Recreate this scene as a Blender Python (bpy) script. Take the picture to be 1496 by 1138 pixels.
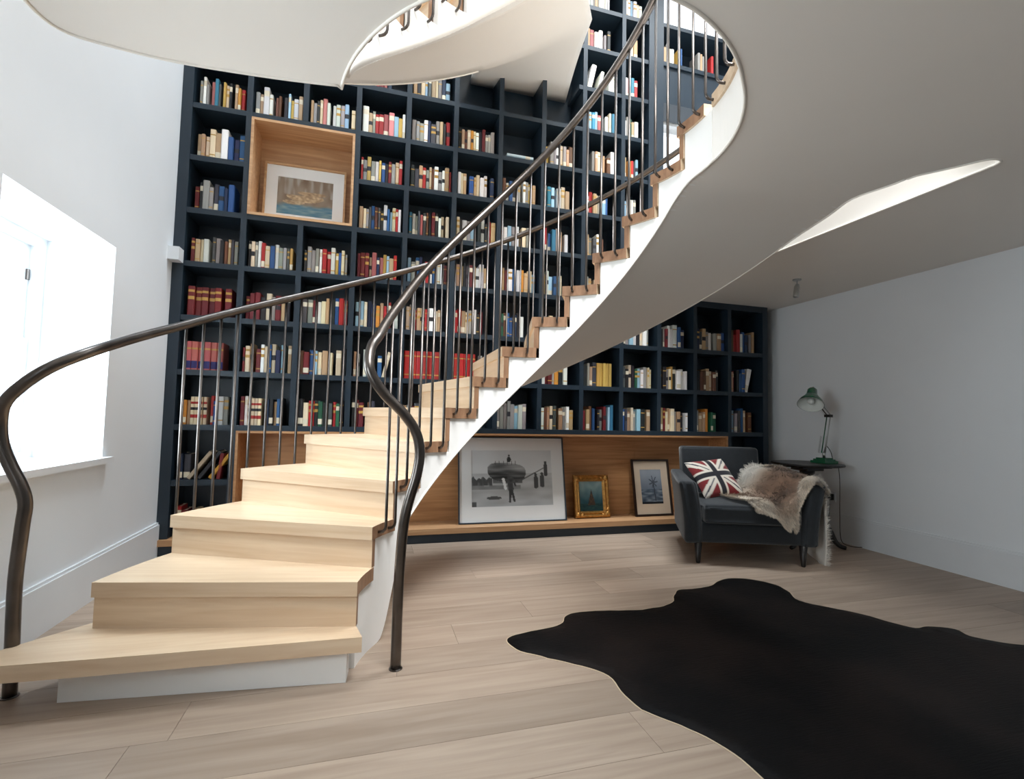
import bpy, bmesh, math, random
from math import sin, cos, pi, atan2, hypot, sqrt
from mathutils import Vector, Matrix
from mathutils.geometry import delaunay_2d_cdt

# ------------------------------------------------------------------ reset
for o in list(bpy.data.objects): bpy.data.objects.remove(o, do_unlink=True)
S = bpy.context.scene
COL = S.collection
random.seed(7)

# ------------------------------------------------------------------ camera
EYE = 1.09
YAW, PITCH, ROLL = 0.28060165, 0.05528006, 0.021293
FPX = 720.42
def cam_axes():
    fw = Vector((sin(YAW), cos(YAW), 0)); rt = Vector((cos(YAW), -sin(YAW), 0)); up = Vector((0, 0, 1))
    f2 = cos(PITCH)*fw + sin(PITCH)*up; u2 = cos(PITCH)*up - sin(PITCH)*fw
    r3 = cos(ROLL)*rt + sin(ROLL)*u2; u3 = cos(ROLL)*u2 - sin(ROLL)*rt
    return r3, u3, f2
RT, UP, FW = cam_axes()
cd = bpy.data.cameras.new('camera'); cam = bpy.data.objects.new('camera', cd); COL.objects.link(cam)
cam.matrix_world = Matrix(((RT.x, UP.x, -FW.x, 0), (RT.y, UP.y, -FW.y, 0), (RT.z, UP.z, -FW.z, EYE), (0, 0, 0, 1)))
cd.sensor_fit = 'HORIZONTAL'; cd.sensor_width = 36.0; cd.lens = FPX/1496*36.0
cd.clip_start = 0.05; cd.clip_end = 100
S.camera = cam

# ------------------------------------------------------------------ world, daylight, exposure
W = bpy.data.worlds.new('sky'); S.world = W; W.use_nodes = True
bg = W.node_tree.nodes['Background']; bg.inputs[0].default_value = (0.86, 0.93, 1.0, 1); bg.inputs[1].default_value = 1.6
S.view_settings.view_transform = 'Standard'; S.view_settings.look = 'None'
S.view_settings.gamma = 1.0; S.view_settings.use_curve_mapping = False
S.view_settings.exposure = 0.48
def area(name, loc, direction, sx, sy, power, col=(1, 1, 1), spread=180):
    l = bpy.data.lights.new(name, 'AREA'); l.shape = 'RECTANGLE'; l.size = sx; l.size_y = sy; l.energy = power; l.color = col; l.spread = math.radians(spread)
    o = bpy.data.objects.new(name, l); COL.objects.link(o); o.location = loc
    o.rotation_euler = Vector(direction).to_track_quat('-Z', 'Z').to_euler()
    return o
# daylight entering by the two windows of the left wall and the three deep roof lights
area('window_daylight', (-1.98, 2.975, 1.45), (1, 0, -0.12), 0.95, 1.25, 48, (0.79, 0.925, 1.0))
area('window_daylight', (-1.98, 0.55, 1.45), (1, 0, -0.12), 1.2, 1.25, 46, (0.83, 0.94, 1.0))
area('rooflight_daylight', (-0.35, 3.6, 6.3), (0, 0, -1), 1.6, 0.7, 36, (0.78, 0.90, 1.0), 90)
area('rooflight_daylight', (2.5, 3.3, 6.3), (0, 0, -1), 2.4, 0.9, 92, (0.88, 0.95, 1.0), 100)
area('rooflight_daylight', (1.1, -0.3, 6.3), (0, 0.35, -1), 2.2, 1.9, 115, (0.95, 0.98, 1.0), 70)

# ------------------------------------------------------------------ materials
def lin(c):
    c = c/255.0
    return c/12.92 if c <= 0.04045 else ((c+0.055)/1.055)**2.4
def L3(rgb): return tuple(lin(v) for v in rgb)
MATS = {}
def mat(name, rgb, rough=0.6, metal=0.0, var=0.06, scale=6.0, bump=0.0, bscale=60.0, spec=0.5, stretch=(1, 1, 1), coat=0.0, sheen=0.0):
    if name in MATS: return MATS[name]
    m = bpy.data.materials.new(name); m.use_nodes = True; MATS[name] = m
    n = m.node_tree.nodes; k = m.node_tree.links; b = n['Principled BSDF']
    b.inputs['Roughness'].default_value = rough; b.inputs['Metallic'].default_value = metal
    b.inputs['Specular IOR Level'].default_value = spec; b.inputs['Coat Weight'].default_value = coat
    b.inputs['Sheen Weight'].default_value = sheen
    c = L3(rgb)
    tc = n.new('ShaderNodeTexCoord'); mp = n.new('ShaderNodeMapping'); mp.inputs['Scale'].default_value = stretch
    k.new(tc.outputs['Object'], mp.inputs['Vector'])
    t = n.new('ShaderNodeTexNoise'); t.inputs['Scale'].default_value = scale; t.inputs['Detail'].default_value = 4
    k.new(mp.outputs[0], t.inputs['Vector'])
    r = n.new('ShaderNodeValToRGB'); r.color_ramp.elements[0].position = 0.3; r.color_ramp.elements[1].position = 0.7
    r.color_ramp.elements[0].color = tuple(v*(1-var) for v in c)+(1,); r.color_ramp.elements[1].color = tuple(min(1, v*(1+var)) for v in c)+(1,)
    k.new(t.outputs['Fac'], r.inputs[0]); k.new(r.outputs[0], b.inputs['Base Color'])
    if bump:
        t2 = n.new('ShaderNodeTexNoise'); t2.inputs['Scale'].default_value = bscale; t2.inputs['Detail'].default_value = 3
        k.new(mp.outputs[0], t2.inputs['Vector'])
        bp = n.new('ShaderNodeBump'); bp.inputs['Strength'].default_value = bump; bp.inputs['Distance'].default_value = 0.004
        k.new(t2.outputs['Fac'], bp.inputs['Height']); k.new(bp.outputs[0], b.inputs['Normal'])
    return m
def wood(name, light, dark, rough=0.45, grain=(1.2, 22, 22), rnd=0.12, coat=0.0):
    if name in MATS: return MATS[name]
    m = bpy.data.materials.new(name); m.use_nodes = True; MATS[name] = m
    n = m.node_tree.nodes; k = m.node_tree.links; b = n['Principled BSDF']
    b.inputs['Roughness'].default_value = rough; b.inputs['Coat Weight'].default_value = coat
    tc = n.new('ShaderNodeTexCoord'); oi = n.new('ShaderNodeObjectInfo')
    ad = n.new('ShaderNodeVectorMath'); ad.operation = 'ADD'
    sc = n.new('ShaderNodeVectorMath'); sc.operation = 'SCALE'; sc.inputs[0].default_value = (7.3, 3.1, 5.7)
    k.new(oi.outputs['Random'], sc.inputs['Scale']); k.new(tc.outputs['Object'], ad.inputs[0]); k.new(sc.outputs[0], ad.inputs[1])
    mp = n.new('ShaderNodeMapping'); mp.inputs['Scale'].default_value = grain; k.new(ad.outputs[0], mp.inputs['Vector'])
    t = n.new('ShaderNodeTexNoise'); t.inputs['Scale'].default_value = 1.6; t.inputs['Detail'].default_value = 6; t.inputs['Distortion'].default_value = 0.6
    k.new(mp.outputs[0], t.inputs['Vector'])
    r = n.new('ShaderNodeValToRGB'); r.color_ramp.elements[0].position = 0.30; r.color_ramp.elements[1].position = 0.68
    r.color_ramp.elements[0].color = L3(dark)+(1,); r.color_ramp.elements[1].color = L3(light)+(1,)
    k.new(t.outputs['Fac'], r.inputs[0])
    hs = n.new('ShaderNodeHueSaturation'); ma = n.new('ShaderNodeMapRange')
    ma.inputs['To Min'].default_value = 1-rnd; ma.inputs['To Max'].default_value = 1+rnd
    k.new(oi.outputs['Random'], ma.inputs['Value']); k.new(ma.outputs[0], hs.inputs['Value']); k.new(r.outputs[0], hs.inputs['Color'])
    k.new(hs.outputs[0], b.inputs['Base Color'])
    bp = n.new('ShaderNodeBump'); bp.inputs['Strength'].default_value = 0.12; bp.inputs['Distance'].default_value = 0.002
    k.new(t.outputs['Fac'], bp.inputs['Height']); k.new(bp.outputs[0], b.inputs['Normal'])
    return m
def vcol_mat(name, rough=0.6, sheen=0.0):
    if name in MATS: return MATS[name]
    m = bpy.data.materials.new(name); m.use_nodes = True; MATS[name] = m
    n = m.node_tree.nodes; b = n['Principled BSDF']; b.inputs['Roughness'].default_value = rough; b.inputs['Sheen Weight'].default_value = sheen
    a = n.new('ShaderNodeVertexColor'); a.layer_name = 'Col'; m.node_tree.links.new(a.outputs['Color'], b.inputs['Base Color'])
    return m
def objcol_mat(name, rough=0.55):
    if name in MATS: return MATS[name]
    m = bpy.data.materials.new(name); m.use_nodes = True; MATS[name] = m
    n = m.node_tree.nodes; b = n['Principled BSDF']; b.inputs['Roughness'].default_value = rough
    a = n.new('ShaderNodeObjectInfo'); m.node_tree.links.new(a.outputs['Color'], b.inputs['Base Color'])
    return m
def glass_mat():
    m = bpy.data.materials.new('window_glass'); m.use_nodes = True
    n = m.node_tree.nodes; k = m.node_tree.links; n.remove(n['Principled BSDF'])
    g = n.new('ShaderNodeBsdfGlossy'); g.inputs['Roughness'].default_value = 0.02
    t = n.new('ShaderNodeBsdfTransparent'); f = n.new('ShaderNodeFresnel'); f.inputs[0].default_value = 1.35; x = n.new('ShaderNodeMixShader')
    k.new(f.outputs[0], x.inputs[0]); k.new(t.outputs[0], x.inputs[1]); k.new(g.outputs[0], x.inputs[2]); k.new(x.outputs[0], n['Material Output'].inputs[0])
    return m
M_WALL = mat('wall_paint', (230, 233, 236), 0.85, var=0.015, scale=2.0, bump=0.03, bscale=90)
M_CEIL = mat('ceiling_plaster', (238, 233, 226), 0.85, var=0.012, scale=1.5, bump=0.02, bscale=80)
M_TRIM = mat('trim_gloss_white', (226, 229, 232), 0.4, var=0.01)
M_STRING = mat('string_white', (244, 242, 238), 0.55, var=0.01)
M_BLUE = mat('bookcase_blue_black', (30, 43, 54), 0.36, var=0.07, scale=5, bump=0.03)
M_STEEL = mat('bronzed_steel', (98, 92, 88), 0.30, metal=1.0, var=0.22, scale=9, bump=0.03, bscale=30)
M_OAK = wood('stair_oak', (221, 197, 168), (207, 178, 146), 0.42, rnd=0.05, coat=0.1)
M_NICHE = wood('niche_oak', (196, 146, 100), (166, 116, 74), 0.5, rnd=0.05)
M_LEDGE = wood('ledge_oak', (206, 164, 122), (178, 132, 92), 0.45, rnd=0.05)
M_FLOOR = wood('floor_oak', (177, 158, 141), (156, 136, 119), 0.42, grain=(1.0, 14, 14), rnd=0.13)
M_END = wood('oak_end_grain', (160, 122, 92), (132, 96, 70), 0.5, grain=(20, 20, 6), rnd=0.05)
M_SUB = mat('subfloor', (40, 32, 26), 0.9)
M_GLASS = glass_mat()

# ------------------------------------------------------------------ mesh helpers
def sett(o, label=None, cat=None, group=None, kind=None):
    if label: o['label'] = label
    if cat: o['category'] = cat
    if group: o['group'] = group
    if kind: o['kind'] = kind
    return o
def link(name, data, parent=None, loc=None, rot=None):
    o = bpy.data.objects.new(name, data); COL.objects.link(o)
    if loc is not None: o.location = loc
    if rot is not None: o.rotation_euler = rot
    if parent: o.parent = parent
    return o
def empty(name, loc, rz=0.0): 
    o = link(name, None, None, loc, (0, 0, rz)); o.empty_display_size = 0.1; return o
def mesh(name, V, F, mats, smooth=False, fm=None, cols=None):
    me = bpy.data.meshes.new(name); me.from_pydata([tuple(v) for v in V], [], F)
    for m in (mats if isinstance(mats, (list, tuple)) else [mats]): me.materials.append(m)
    if fm: me.polygons.foreach_set('material_index', fm)
    if smooth: me.polygons.foreach_set('use_smooth', [True]*len(F))
    if cols is not None:
        a = me.color_attributes.new('Col', 'FLOAT_COLOR', 'POINT')
        flat = []
        for c in cols: flat += [c[0], c[1], c[2], 1.0]
        a.data.foreach_set('color', flat)
    me.update(); return me
def fixn(me):
    bm = bmesh.new(); bm.from_mesh(me); bmesh.ops.recalc_face_normals(bm, faces=bm.faces); bm.to_mesh(me); bm.free(); return me
def mk(name, V, F, m, parent=None, smooth=False, loc=None, rot=None, fix=True, **kw):
    me = mesh(name, V, F, m, smooth, **kw)
    if fix: fixn(me)
    return link(name, me, parent, loc, rot)
BOXF = [(0, 3, 2, 1), (4, 5, 6, 7), (0, 1, 5, 4), (1, 2, 6, 5), (2, 3, 7, 6), (3, 0, 4, 7)]
def boxv(a, b):
    x0, y0, z0 = a; x1, y1, z1 = b
    return [(x0, y0, z0), (x1, y0, z0), (x1, y1, z0), (x0, y1, z0), (x0, y0, z1), (x1, y0, z1), (x1, y1, z1), (x0, y1, z1)]
def boxes(L):
    V = []; F = []
    for a, b in L:
        n = len(V); V += boxv(a, b); F += [tuple(n+i for i in f) for f in BOXF]
    return V, F
def mbox(name, a, b, m, parent=None, off=(0, 0, 0)):
    V, F = boxes([(a, b)]); V = [(v[0]-off[0], v[1]-off[1], v[2]-off[2]) for v in V]
    return mk(name, V, F, m, parent, fix=False)
def rbox(name, a, b, r, m, parent=None, seg=3, fn=None, sub=0, rot=None, loc=None):
    bm = bmesh.new(); bmesh.ops.create_cube(bm, size=1.0)
    for v in bm.verts: v.co = Vector([(a[i]+b[i])/2 + v.co[i]*(b[i]-a[i]) for i in range(3)])
    if sub:
        bmesh.ops.subdivide_edges(bm, edges=bm.edges[:], cuts=sub, use_grid_fill=True)
        # bevel only sharp outline edges
        es = [e for e in bm.edges if len(e.link_faces) == 2 and e.calc_face_angle(0) > 0.5]
    else: es = bm.edges[:]
    bmesh.ops.bevel(bm, geom=es, offset=r, segments=seg, profile=0.5, affect='EDGES', clamp_overlap=True)
    if fn:
        for v in bm.verts: v.co = Vector(fn(v.co))
    me = bpy.data.meshes.new(name); bm.to_mesh(me); bm.free(); me.materials.append(m)
    me.polygons.foreach_set('use_smooth', [True]*len(me.polygons))
    return link(name, me, parent, loc, rot)
def tube_vf(P, r, n=8, closed=False, cap=True):
    P = [Vector(p) for p in P]; V = []; F = []
    rad = r if isinstance(r, (list, tuple)) else [r]*len(P)
    T = []
    for i in range(len(P)):
        a = P[max(0, i-1)]; b = P[min(len(P)-1, i+1)]; T.append((b-a).normalized())
    up = Vector((0, 0, 1)) if abs(T[0].z) < 0.9 else Vector((1, 0, 0))
    N = (up - T[0]*up.dot(T[0])).normalized()
    for i, p in enumerate(P):
        N = (N - T[i]*N.dot(T[i])).normalized(); B = T[i].cross(N)
        for j in range(n):
            a = 2*pi*j/n; V.append(p + (N*cos(a)+B*sin(a))*rad[i])
    for i in range(len(P)-1):
        for j in range(n):
            F.append((i*n+j, i*n+(j+1) % n, (i+1)*n+(j+1) % n, (i+1)*n+j))
    if cap:
        F.append(tuple(range(n-1, -1, -1))); F.append(tuple((len(P)-1)*n+j for j in range(n)))
    return V, F
def tube(name, P, r, m, parent=None, n=8, off=(0, 0, 0)):
    V, F = tube_vf(P, r, n); o = Vector(off); V = [v-o for v in V]
    return mk(name, V, F, m, parent, smooth=True, fix=False)
def lathe_vf(prof, n=20, c=(0, 0, 0)):
    V = []; F = []
    for (r, z) in prof:
        for j in range(n): V.append((c[0]+r*cos(2*pi*j/n), c[1]+r*sin(2*pi*j/n), c[2]+z))
    for i in range(len(prof)-1):
        for j in range(n): F.append((i*n+j, i*n+(j+1) % n, (i+1)*n+(j+1) % n, (i+1)*n+j))
    F.append(tuple(range(n-1, -1, -1))); F.append(tuple((len(prof)-1)*n+j for j in range(n)))
    return V, F
def cat(*VF):
    V = []; F = []
    for v, f in VF:
        n = len(V); V += list(v); F += [tuple(n+i for i in q) for q in f]
    return V, F
def crom(P, per=6):
    P = [Vector(p) for p in P]; out = []
    for i in range(len(P)-1):
        p0 = P[max(0, i-1)]; p1 = P[i]; p2 = P[i+1]; p3 = P[min(len(P)-1, i+2)]
        for s in range(per):
            t = s/per; out.append(0.5*((2*p1)+(p2-p0)*t+(2*p0-5*p1+4*p2-p3)*t*t+(3*p1-p0-3*p2+p3)*t**3))
    out.append(P[-1]); return out
def grid_f(nu, nv):
    return [(i*nv+j, (i+1)*nv+j, (i+1)*nv+j+1, i*nv+j+1) for i in range(nu-1) for j in range(nv-1)]

# ================================================================== THE ROOM
XL, XR, YB, YF = -1.49, 4.24, 4.64, -3.0
ZC, ZF, ZR = 2.325, 2.646, 6.2        # underside of the slab, upper floor, roof
# floor and planks
fl = mbox('floor', (XL-0.4, YF, -0.12), (XR, YB, -0.018), M_SUB); sett(fl, kind='structure')
PW = 0.23
row = 0; y = 1.47-PW*19
joint = {19: 0.97, 20: -0.707, 18: 2.1, 21: 1.55, 22: 0.15, 23: 2.6, 24: 0.9, 17: -0.2}
while y < 4.3:
    j = joint.get(row, random.uniform(-0.9, 1.1)); xs = [XL]; x = j
    while x > XL+0.5: x -= 2.15
    x += 2.15 if x <= XL+0.25 else 0
    while x < XR-0.3: xs.append(x); x += 2.15
    xs.append(XR); y1 = min(y+PW, 4.33)
    for a, b in zip(xs[:-1], xs[1:]):
        cx, cy = (a+b)/2, (y+y1)/2; g = 0.0007
        V, F = boxes([((a-cx+g, y-cy+g, -0.018), (b-cx-g, y1-cy-g, 0.0))])
        mk('plank', V, F, M_FLOOR, fl, loc=(cx, cy, 0), fix=False)
    y += PW; row += 1

def wall(name, L, m=M_WALL):
    V, F = boxes(L); o = mk(name, V, F, m, fix=False); return sett(o, kind='structure')
WY0, WY1, WZ0, WZ1 = 2.50, 3.45, 0.80, 2.05      # visible window
QY0, QY1 = -0.05, 1.15                            # its neighbour, nearer than the frame shows
XO = XL-0.42
wall('wall_left', [((XO, YF, -0.02), (XL, YB, WZ0)), ((XO, YF, WZ1), (XL, YB, ZR)),
                   ((XO, YF, WZ0), (XL, QY0, WZ1)), ((XO, QY1, WZ0), (XL, WY0, WZ1)), ((XO, WY1, WZ0), (XL, YB, WZ1))])
wall('wall_right', [((XR, YF, -0.02), (XR+0.2, YB, ZR))])
wall('wall_front', [((XL, YF-0.2, -0.02), (XR, YF, ZR))])
wall('wall_back', [((XL, YB, -0.02), (XR, YB+0.2, 2.60)), ((XL, YB, 2.60), (2.80, YB+0.2, ZR)),
                   ((2.80, YB, 4.36), (XR, YB+0.2, 5.22)), ((3.62, YB, 2.60), (XR, YB+0.2, 4.36)), ((4.0, YB, 5.22), (XR, YB+0.2, ZR))])
# roof with two roof lights
def grid_roof(holes):
    xs = sorted({XL, XR}|{h[0] for h in holes}|{h[1] for h in holes}); ys = sorted({YF, YB}|{h[2] for h in holes}|{h[3] for h in holes}); L = []
    for a, b in zip(xs[:-1], xs[1:]):
        for c, d in zip(ys[:-1], ys[1:]):
            mx, my = (a+b)/2, (c+d)/2
            if not any(h[0] < mx < h[1] and h[2] < my < h[3] for h in holes): L.append(((a, c, ZR), (b, d, ZR+0.15)))
    return L
wall('ceiling_upper', grid_roof([(-1.15, 0.45, 3.25, 3.95), (1.3, 3.7, 2.85, 3.75), (0.0, 2.2, -1.25, 0.65)]), M_CEIL)
def baseboard(name, a, b, top):
    V, F = boxes([(a, b), top]); o = mk(name, V, F, M_TRIM, fix=False); return sett(o, kind='structure')
baseboard('baseboard_left', (XL, YF, 0), (XL+0.022, 4.3, 0.235), ((XL, YF, 0.235), (XL+0.014, 4.3, 0.25)))
baseboard('baseboard_right', (XR-0.022, YF, 0), (XR, 4.3, 0.235), ((XR-0.014, YF, 0.235), (XR, 4.3, 0.25)))
sett(mbox('trim_1', (XL, 4.20, 2.215), (XL+0.075, 4.298, 2.315), M_TRIM), kind='structure')

# ------------------------------------------------------------------ windows
def window(name, y0, y1):
    xg = XL-0.385
    V, F = boxes([((XO, y0, WZ0), (xg+0.05, y0+0.05, WZ1)), ((XO, y1-0.05, WZ0), (xg+0.05, y1, WZ1)), ((XO, y0+0.05, WZ1-0.05), (xg+0.05, y1-0.05, WZ1)), ((XO, y0+0.05, WZ0), (xg+0.05, y1-0.05, WZ0+0.04))])
    w = sett(mk(name, V, F, M_TRIM, fix=False), kind='structure')
    zm = 1.45
    for (z0, z1, xo) in ((zm-0.02, WZ1-0.05, 0.0), (WZ0+0.04, zm+0.02, 0.022)):
        a, b = y0+0.05, y1-0.05
        V, F = boxes([((xg-0.02+xo, a, z0), (xg+xo, a+0.045, z1)), ((xg-0.02+xo, b-0.045, z0), (xg+xo, b, z1)), ((xg-0.02+xo, a+0.045, z1-0.04), (xg+xo, b-0.045, z1)),
                      ((xg-0.02+xo, a+0.045, z0), (xg+xo, b-0.045, z0+0.05)), ((xg-0.02+xo, (a+b)/2-0.012, z0+0.05), (xg+xo, (a+b)/2+0.012, z1-0.04))])
        s = mk('sash', V, F, M_TRIM, w, fix=False)
        for (p, q) in ((a+0.045, (a+b)/2-0.012), ((a+b)/2+0.012, b-0.045)):
            mk('pane', [(xg-0.01+xo, p, z0+0.05), (xg-0.01+xo, q, z0+0.05), (xg-0.01+xo, q, z1-0.04), (xg-0.01+xo, p, z1-0.04)], [(0, 1, 2, 3)], M_GLASS, s, fix=False)
    V, F = boxes([((xg+0.05, y0+0.001, WZ0-0.001), (XL, y1-0.001, WZ0+0.004)), ((XL, y0-0.06, WZ0-0.03), (XL+0.04, y1+0.05, WZ0+0.004))])
    mk('window_sill', V, F, M_TRIM, w, fix=False)
    V, F = boxes([((xg+0.0, y1-0.075, 1.80), (xg+0.012, y1-0.06, 1.86))])
    mk('sash_latch', V, F, M_STEEL, w, fix=False)
    return w
window('window_1', WY0, WY1)
window('window_2', QY0, QY1)
def bwindow(name, x0, x1, z0, z1, bars):
    V, F = boxes([((x0, YB+0.06, z0), (x0+0.05, YB+0.12, z1)), ((x1-0.05, YB+0.06, z0), (x1, YB+0.12, z1)), ((x0+0.05, YB+0.06, z1-0.05), (x1-0.05, YB+0.12, z1)), ((x0+0.05, YB+0.06, z0), (x1-0.05, YB+0.12, z0+0.05))])
    w = sett(mk(name, V, F, M_TRIM, fix=False), kind='structure')
    mk('pane', [(x0+0.05, YB+0.09, z0+0.05), (x1-0.05, YB+0.09, z0+0.05), (x1-0.05, YB+0.09, z1-0.05), (x0+0.05, YB+0.09, z1-0.05)], [(0, 1, 2, 3)], M_GLASS, w, fix=False)
bwindow('window_3', 2.80, 3.62, 2.66, 4.36, 0)
bwindow('window_4', 2.80, 4.0, 5.22, 6.0, 0)

# ------------------------------------------------------------------ stair geometry (fitted helix)
CX, CY, RI, RO, T0, DT, RZ = 0.7456, 2.0703, 0.7936, 1.8351, 3.1605, 0.2312, 0.189
def nos(th): return RZ*(1+(T0-th)/DT)
def smin(a, b, k):
    h = max(k-abs(a-b), 0)/k; return min(a, b)-h*h*k*0.25
def soff(th):
    z = smin(nos(th)-0.345, ZC, 0.10)
    if th > 2.30:
        t = min(1, (th-2.30)/0.27); z = z*(1-t*t*(3-2*t))
    return max(0.0, z)
def ro_s(th): return RO-0.075*math.exp(-((th+0.03)/0.09)**2)
def ctr(r, th, z): return (CX+r*cos(th), CY+r*sin(th), z)
def holer(th):  # radius of the opening in the slab, th from 0 down to -3.0
    K = [(0.2, 0.7936), (-0.2, 0.797), (-0.9, 0.82), (-1.4, 0.868), (-2.4, 0.902), (-3.01, 0.902), (-3.3, 0.902)]
    for (a, ra), (b, rb) in zip(K[:-1], K[1:]):
        if th <= a and th >= b: t = (a-th)/(a-b); return ra+(rb-ra)*t
    return 0.7936

# the slab: a ceiling below, the upper floor above
TS = -0.16
poly = []
for p in crom([(-1.045, 1.72, 0), (-1.047, 1.84, 0), (-1.0, 1.915, 0), (-0.858, 1.946, 0), (-0.681, 1.959, 0), (-0.383, 1.942, 0), (-0.16, 1.915, 0)], 4): poly.append((p.x, p.y))
n = 64
for i in range(n+1):
    th = -2.985+(TS+2.985)*i/n; r = holer(th); poly.append((CX+r*cos(th), CY+r*sin(th)))
hole_end = len(poly)
for p in crom([(CX+RO*cos(TS), CY+RO*sin(TS), 0), (2.565, 1.735, 0), (2.60, 1.685, 0), (2.651, 1.611, 0), (2.695, 1.54, 0), (2.735, 1.514, 0), (2.778, 1.516, 0), (2.797, 1.55, 0)], 5): poly.append((p.x, p.y))
poly += [(2.798, 1.62), (2.812, YB-0.03), (XR-0.001, YB-0.03), (XR-0.001, YF+0.001), (-1.045, YF+0.001)]
def prism(name, poly, z0, z1, m, lip=()):
    N = len(poly)
    vs, es, fs, *_ = delaunay_2d_cdt([Vector(p) for p in poly], [(i, (i+1) % N) for i in range(N)], [], 1, 1e-6)
    M = len(vs); V = [(v.x, v.y, z0) for v in vs]+[(v.x, v.y, z1) for v in vs]
    F = [tuple(reversed(f)) for f in fs]+[tuple(i+M for i in f) for f in fs]
    for i in range(N):
        j = (i+1) % N; F.append((i, j, j+M, i+M))
    return mk(name, V, F, m)
ce = prism('ceiling', poly, ZC, ZF-0.002, M_CEIL); sett(ce, kind='structure')
M_BEAD_HI = mat('bead_highlight', (246, 240, 230), 0.6, var=0.01)  # slightly brighter than the plaster: paints the highlight on the rounded edges
sett(tube('trim_3', [(x, y, ZC+0.001) for x, y in poly[:hole_end]], 0.007, M_BEAD_HI, None, 6), kind='structure')  # added bead drawing the highlight line along the opening's rounded edge
sett(tube('trim_4', [(x, y, ZC+0.001) for x, y in poly[hole_end:-3]], 0.006, M_BEAD_HI, None, 6), kind='structure')  # same added highlight line along the slot edge
# oak edge strip that carries the upper railing round the opening
E1 = []
for i in range(41):
    th = TS-0.02+(-2.9-TS)*i/40; r = holer(th); E1.append((th, r))
V = []
for th, r in E1:
    for (dr, z) in ((-0.012, ZF-0.06), (-0.012, ZF+0.002), (0.10, ZF+0.002), (0.10, ZF-0.06)): V.append(ctr(r+dr, th, z))
F = []
for i in range(len(E1)-1):
    for j in range(4): F.append((i*4+j, i*4+(j+1) % 4, i*4+4+(j+1) % 4, i*4+4+j))
F += [(0, 1, 2, 3), (160, 163, 162, 161)]
sett(mk('trim_2', V, F, M_OAK), kind='structure')

# ================================================================== STAIRCASE
st = sett(empty('staircase', (CX, CY, 0)), 'sweeping spiral staircase with pale oak treads, white string and bronzed steel balusters', 'staircase')
SO = (CX, CY, 0)
def loc3(P): return [(p[0]-CX, p[1]-CY, p[2]) for p in P]
def sector(name, r0, r1, ta, tb, z0, z1, m, n=5):
    """solid wedge in a frame whose x axis is the first radial edge (ta), tb<ta"""
    V = []
    for z in (z0, z1):
        for i in range(n+1): a = (tb-ta)*i/n; V.append((r0*cos(a), r0*sin(a), z))
        for i in range(n, -1, -1): a = (tb-ta)*i/n; V.append((r1*cos(a), r1*sin(a), z))
    M = 2*(n+1); F = [tuple(range(M)), tuple(range(2*M-1, M-1, -1))]
    for i in range(M): F.append((i, (i+1) % M, M+(i+1) % M, M+i))
    return fixn(mesh(name, V, F, m))
TT = 0.06
def nosing_mesh(r0, r1):
    me = sector('tread', r0-0.012, r1+0.012, 0.0, -DT-0.02, -TT, 0, M_OAK)
    # push the front edge forward so that it overhangs the riser
    for v in me.vertices:
        if abs(v.co.y) < 1e-6: v.co.y += 0.014
    me.materials.append(M_END)
    for p in me.polygons:
        if all(hypot(me.vertices[i].co.x, me.vertices[i].co.y) < r0+0.01 for i in p.vertices): p.material_index = 1
    return me
def riser_mesh(r0, r1):
    V, F = boxes([((r0-0.008, -0.030, -RZ), (r1+0.008, 0.0, -TT))]); return mesh('riser', V, F, [M_OAK, M_END], fm=[0, 0, 0, 0, 0, 1])
tm = nosing_mesh(RI, RO); rm = riser_mesh(RI, RO)
NST = 14
for k in range(2, NST+1):
    th = T0-DT*(k-1)
    link('tread', tm, st, (0, 0, RZ*k), (0, 0, th)); link('riser', rm, st, (0, 0, RZ*k), (0, 0, th))
# the flared bottom tread
P1 = [(0.005, 2.126), (-0.4, 2.142), (-0.9, 2.163), (-1.37, 2.19), (-1.355, 2.235), (-1.22, 2.38), (-1.069, 2.54), (-0.9, 2.46), (-0.04, 2.27), (-0.02, 2.24)]
V = loc3([(x, y, RZ-TT) for x, y in P1]+[(x, y, RZ) for x, y in P1]); N = len(P1)
F = [tuple(range(N)), tuple(range(2*N-1, N-1, -1))]+[(i, (i+1) % N, N+(i+1) % N, N+i) for i in range(N)]
mk('tread', V, F, M_OAK, st)
PL = [(-0.052, 2.160), (-1.068, 2.266), (-1.05, 2.44), (-0.045, 2.25)]
V = loc3([(x, y, 0.001) for x, y in PL]+[(x, y, RZ-TT-0.0005) for x, y in PL]); N = 4
F = [tuple(range(N)), tuple(range(2*N-1, N-1, -1))]+[(i, (i+1) % N, N+(i+1) % N, N+i) for i in range(N)]
mk('plinth', V, F, M_STRING, st)
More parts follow.
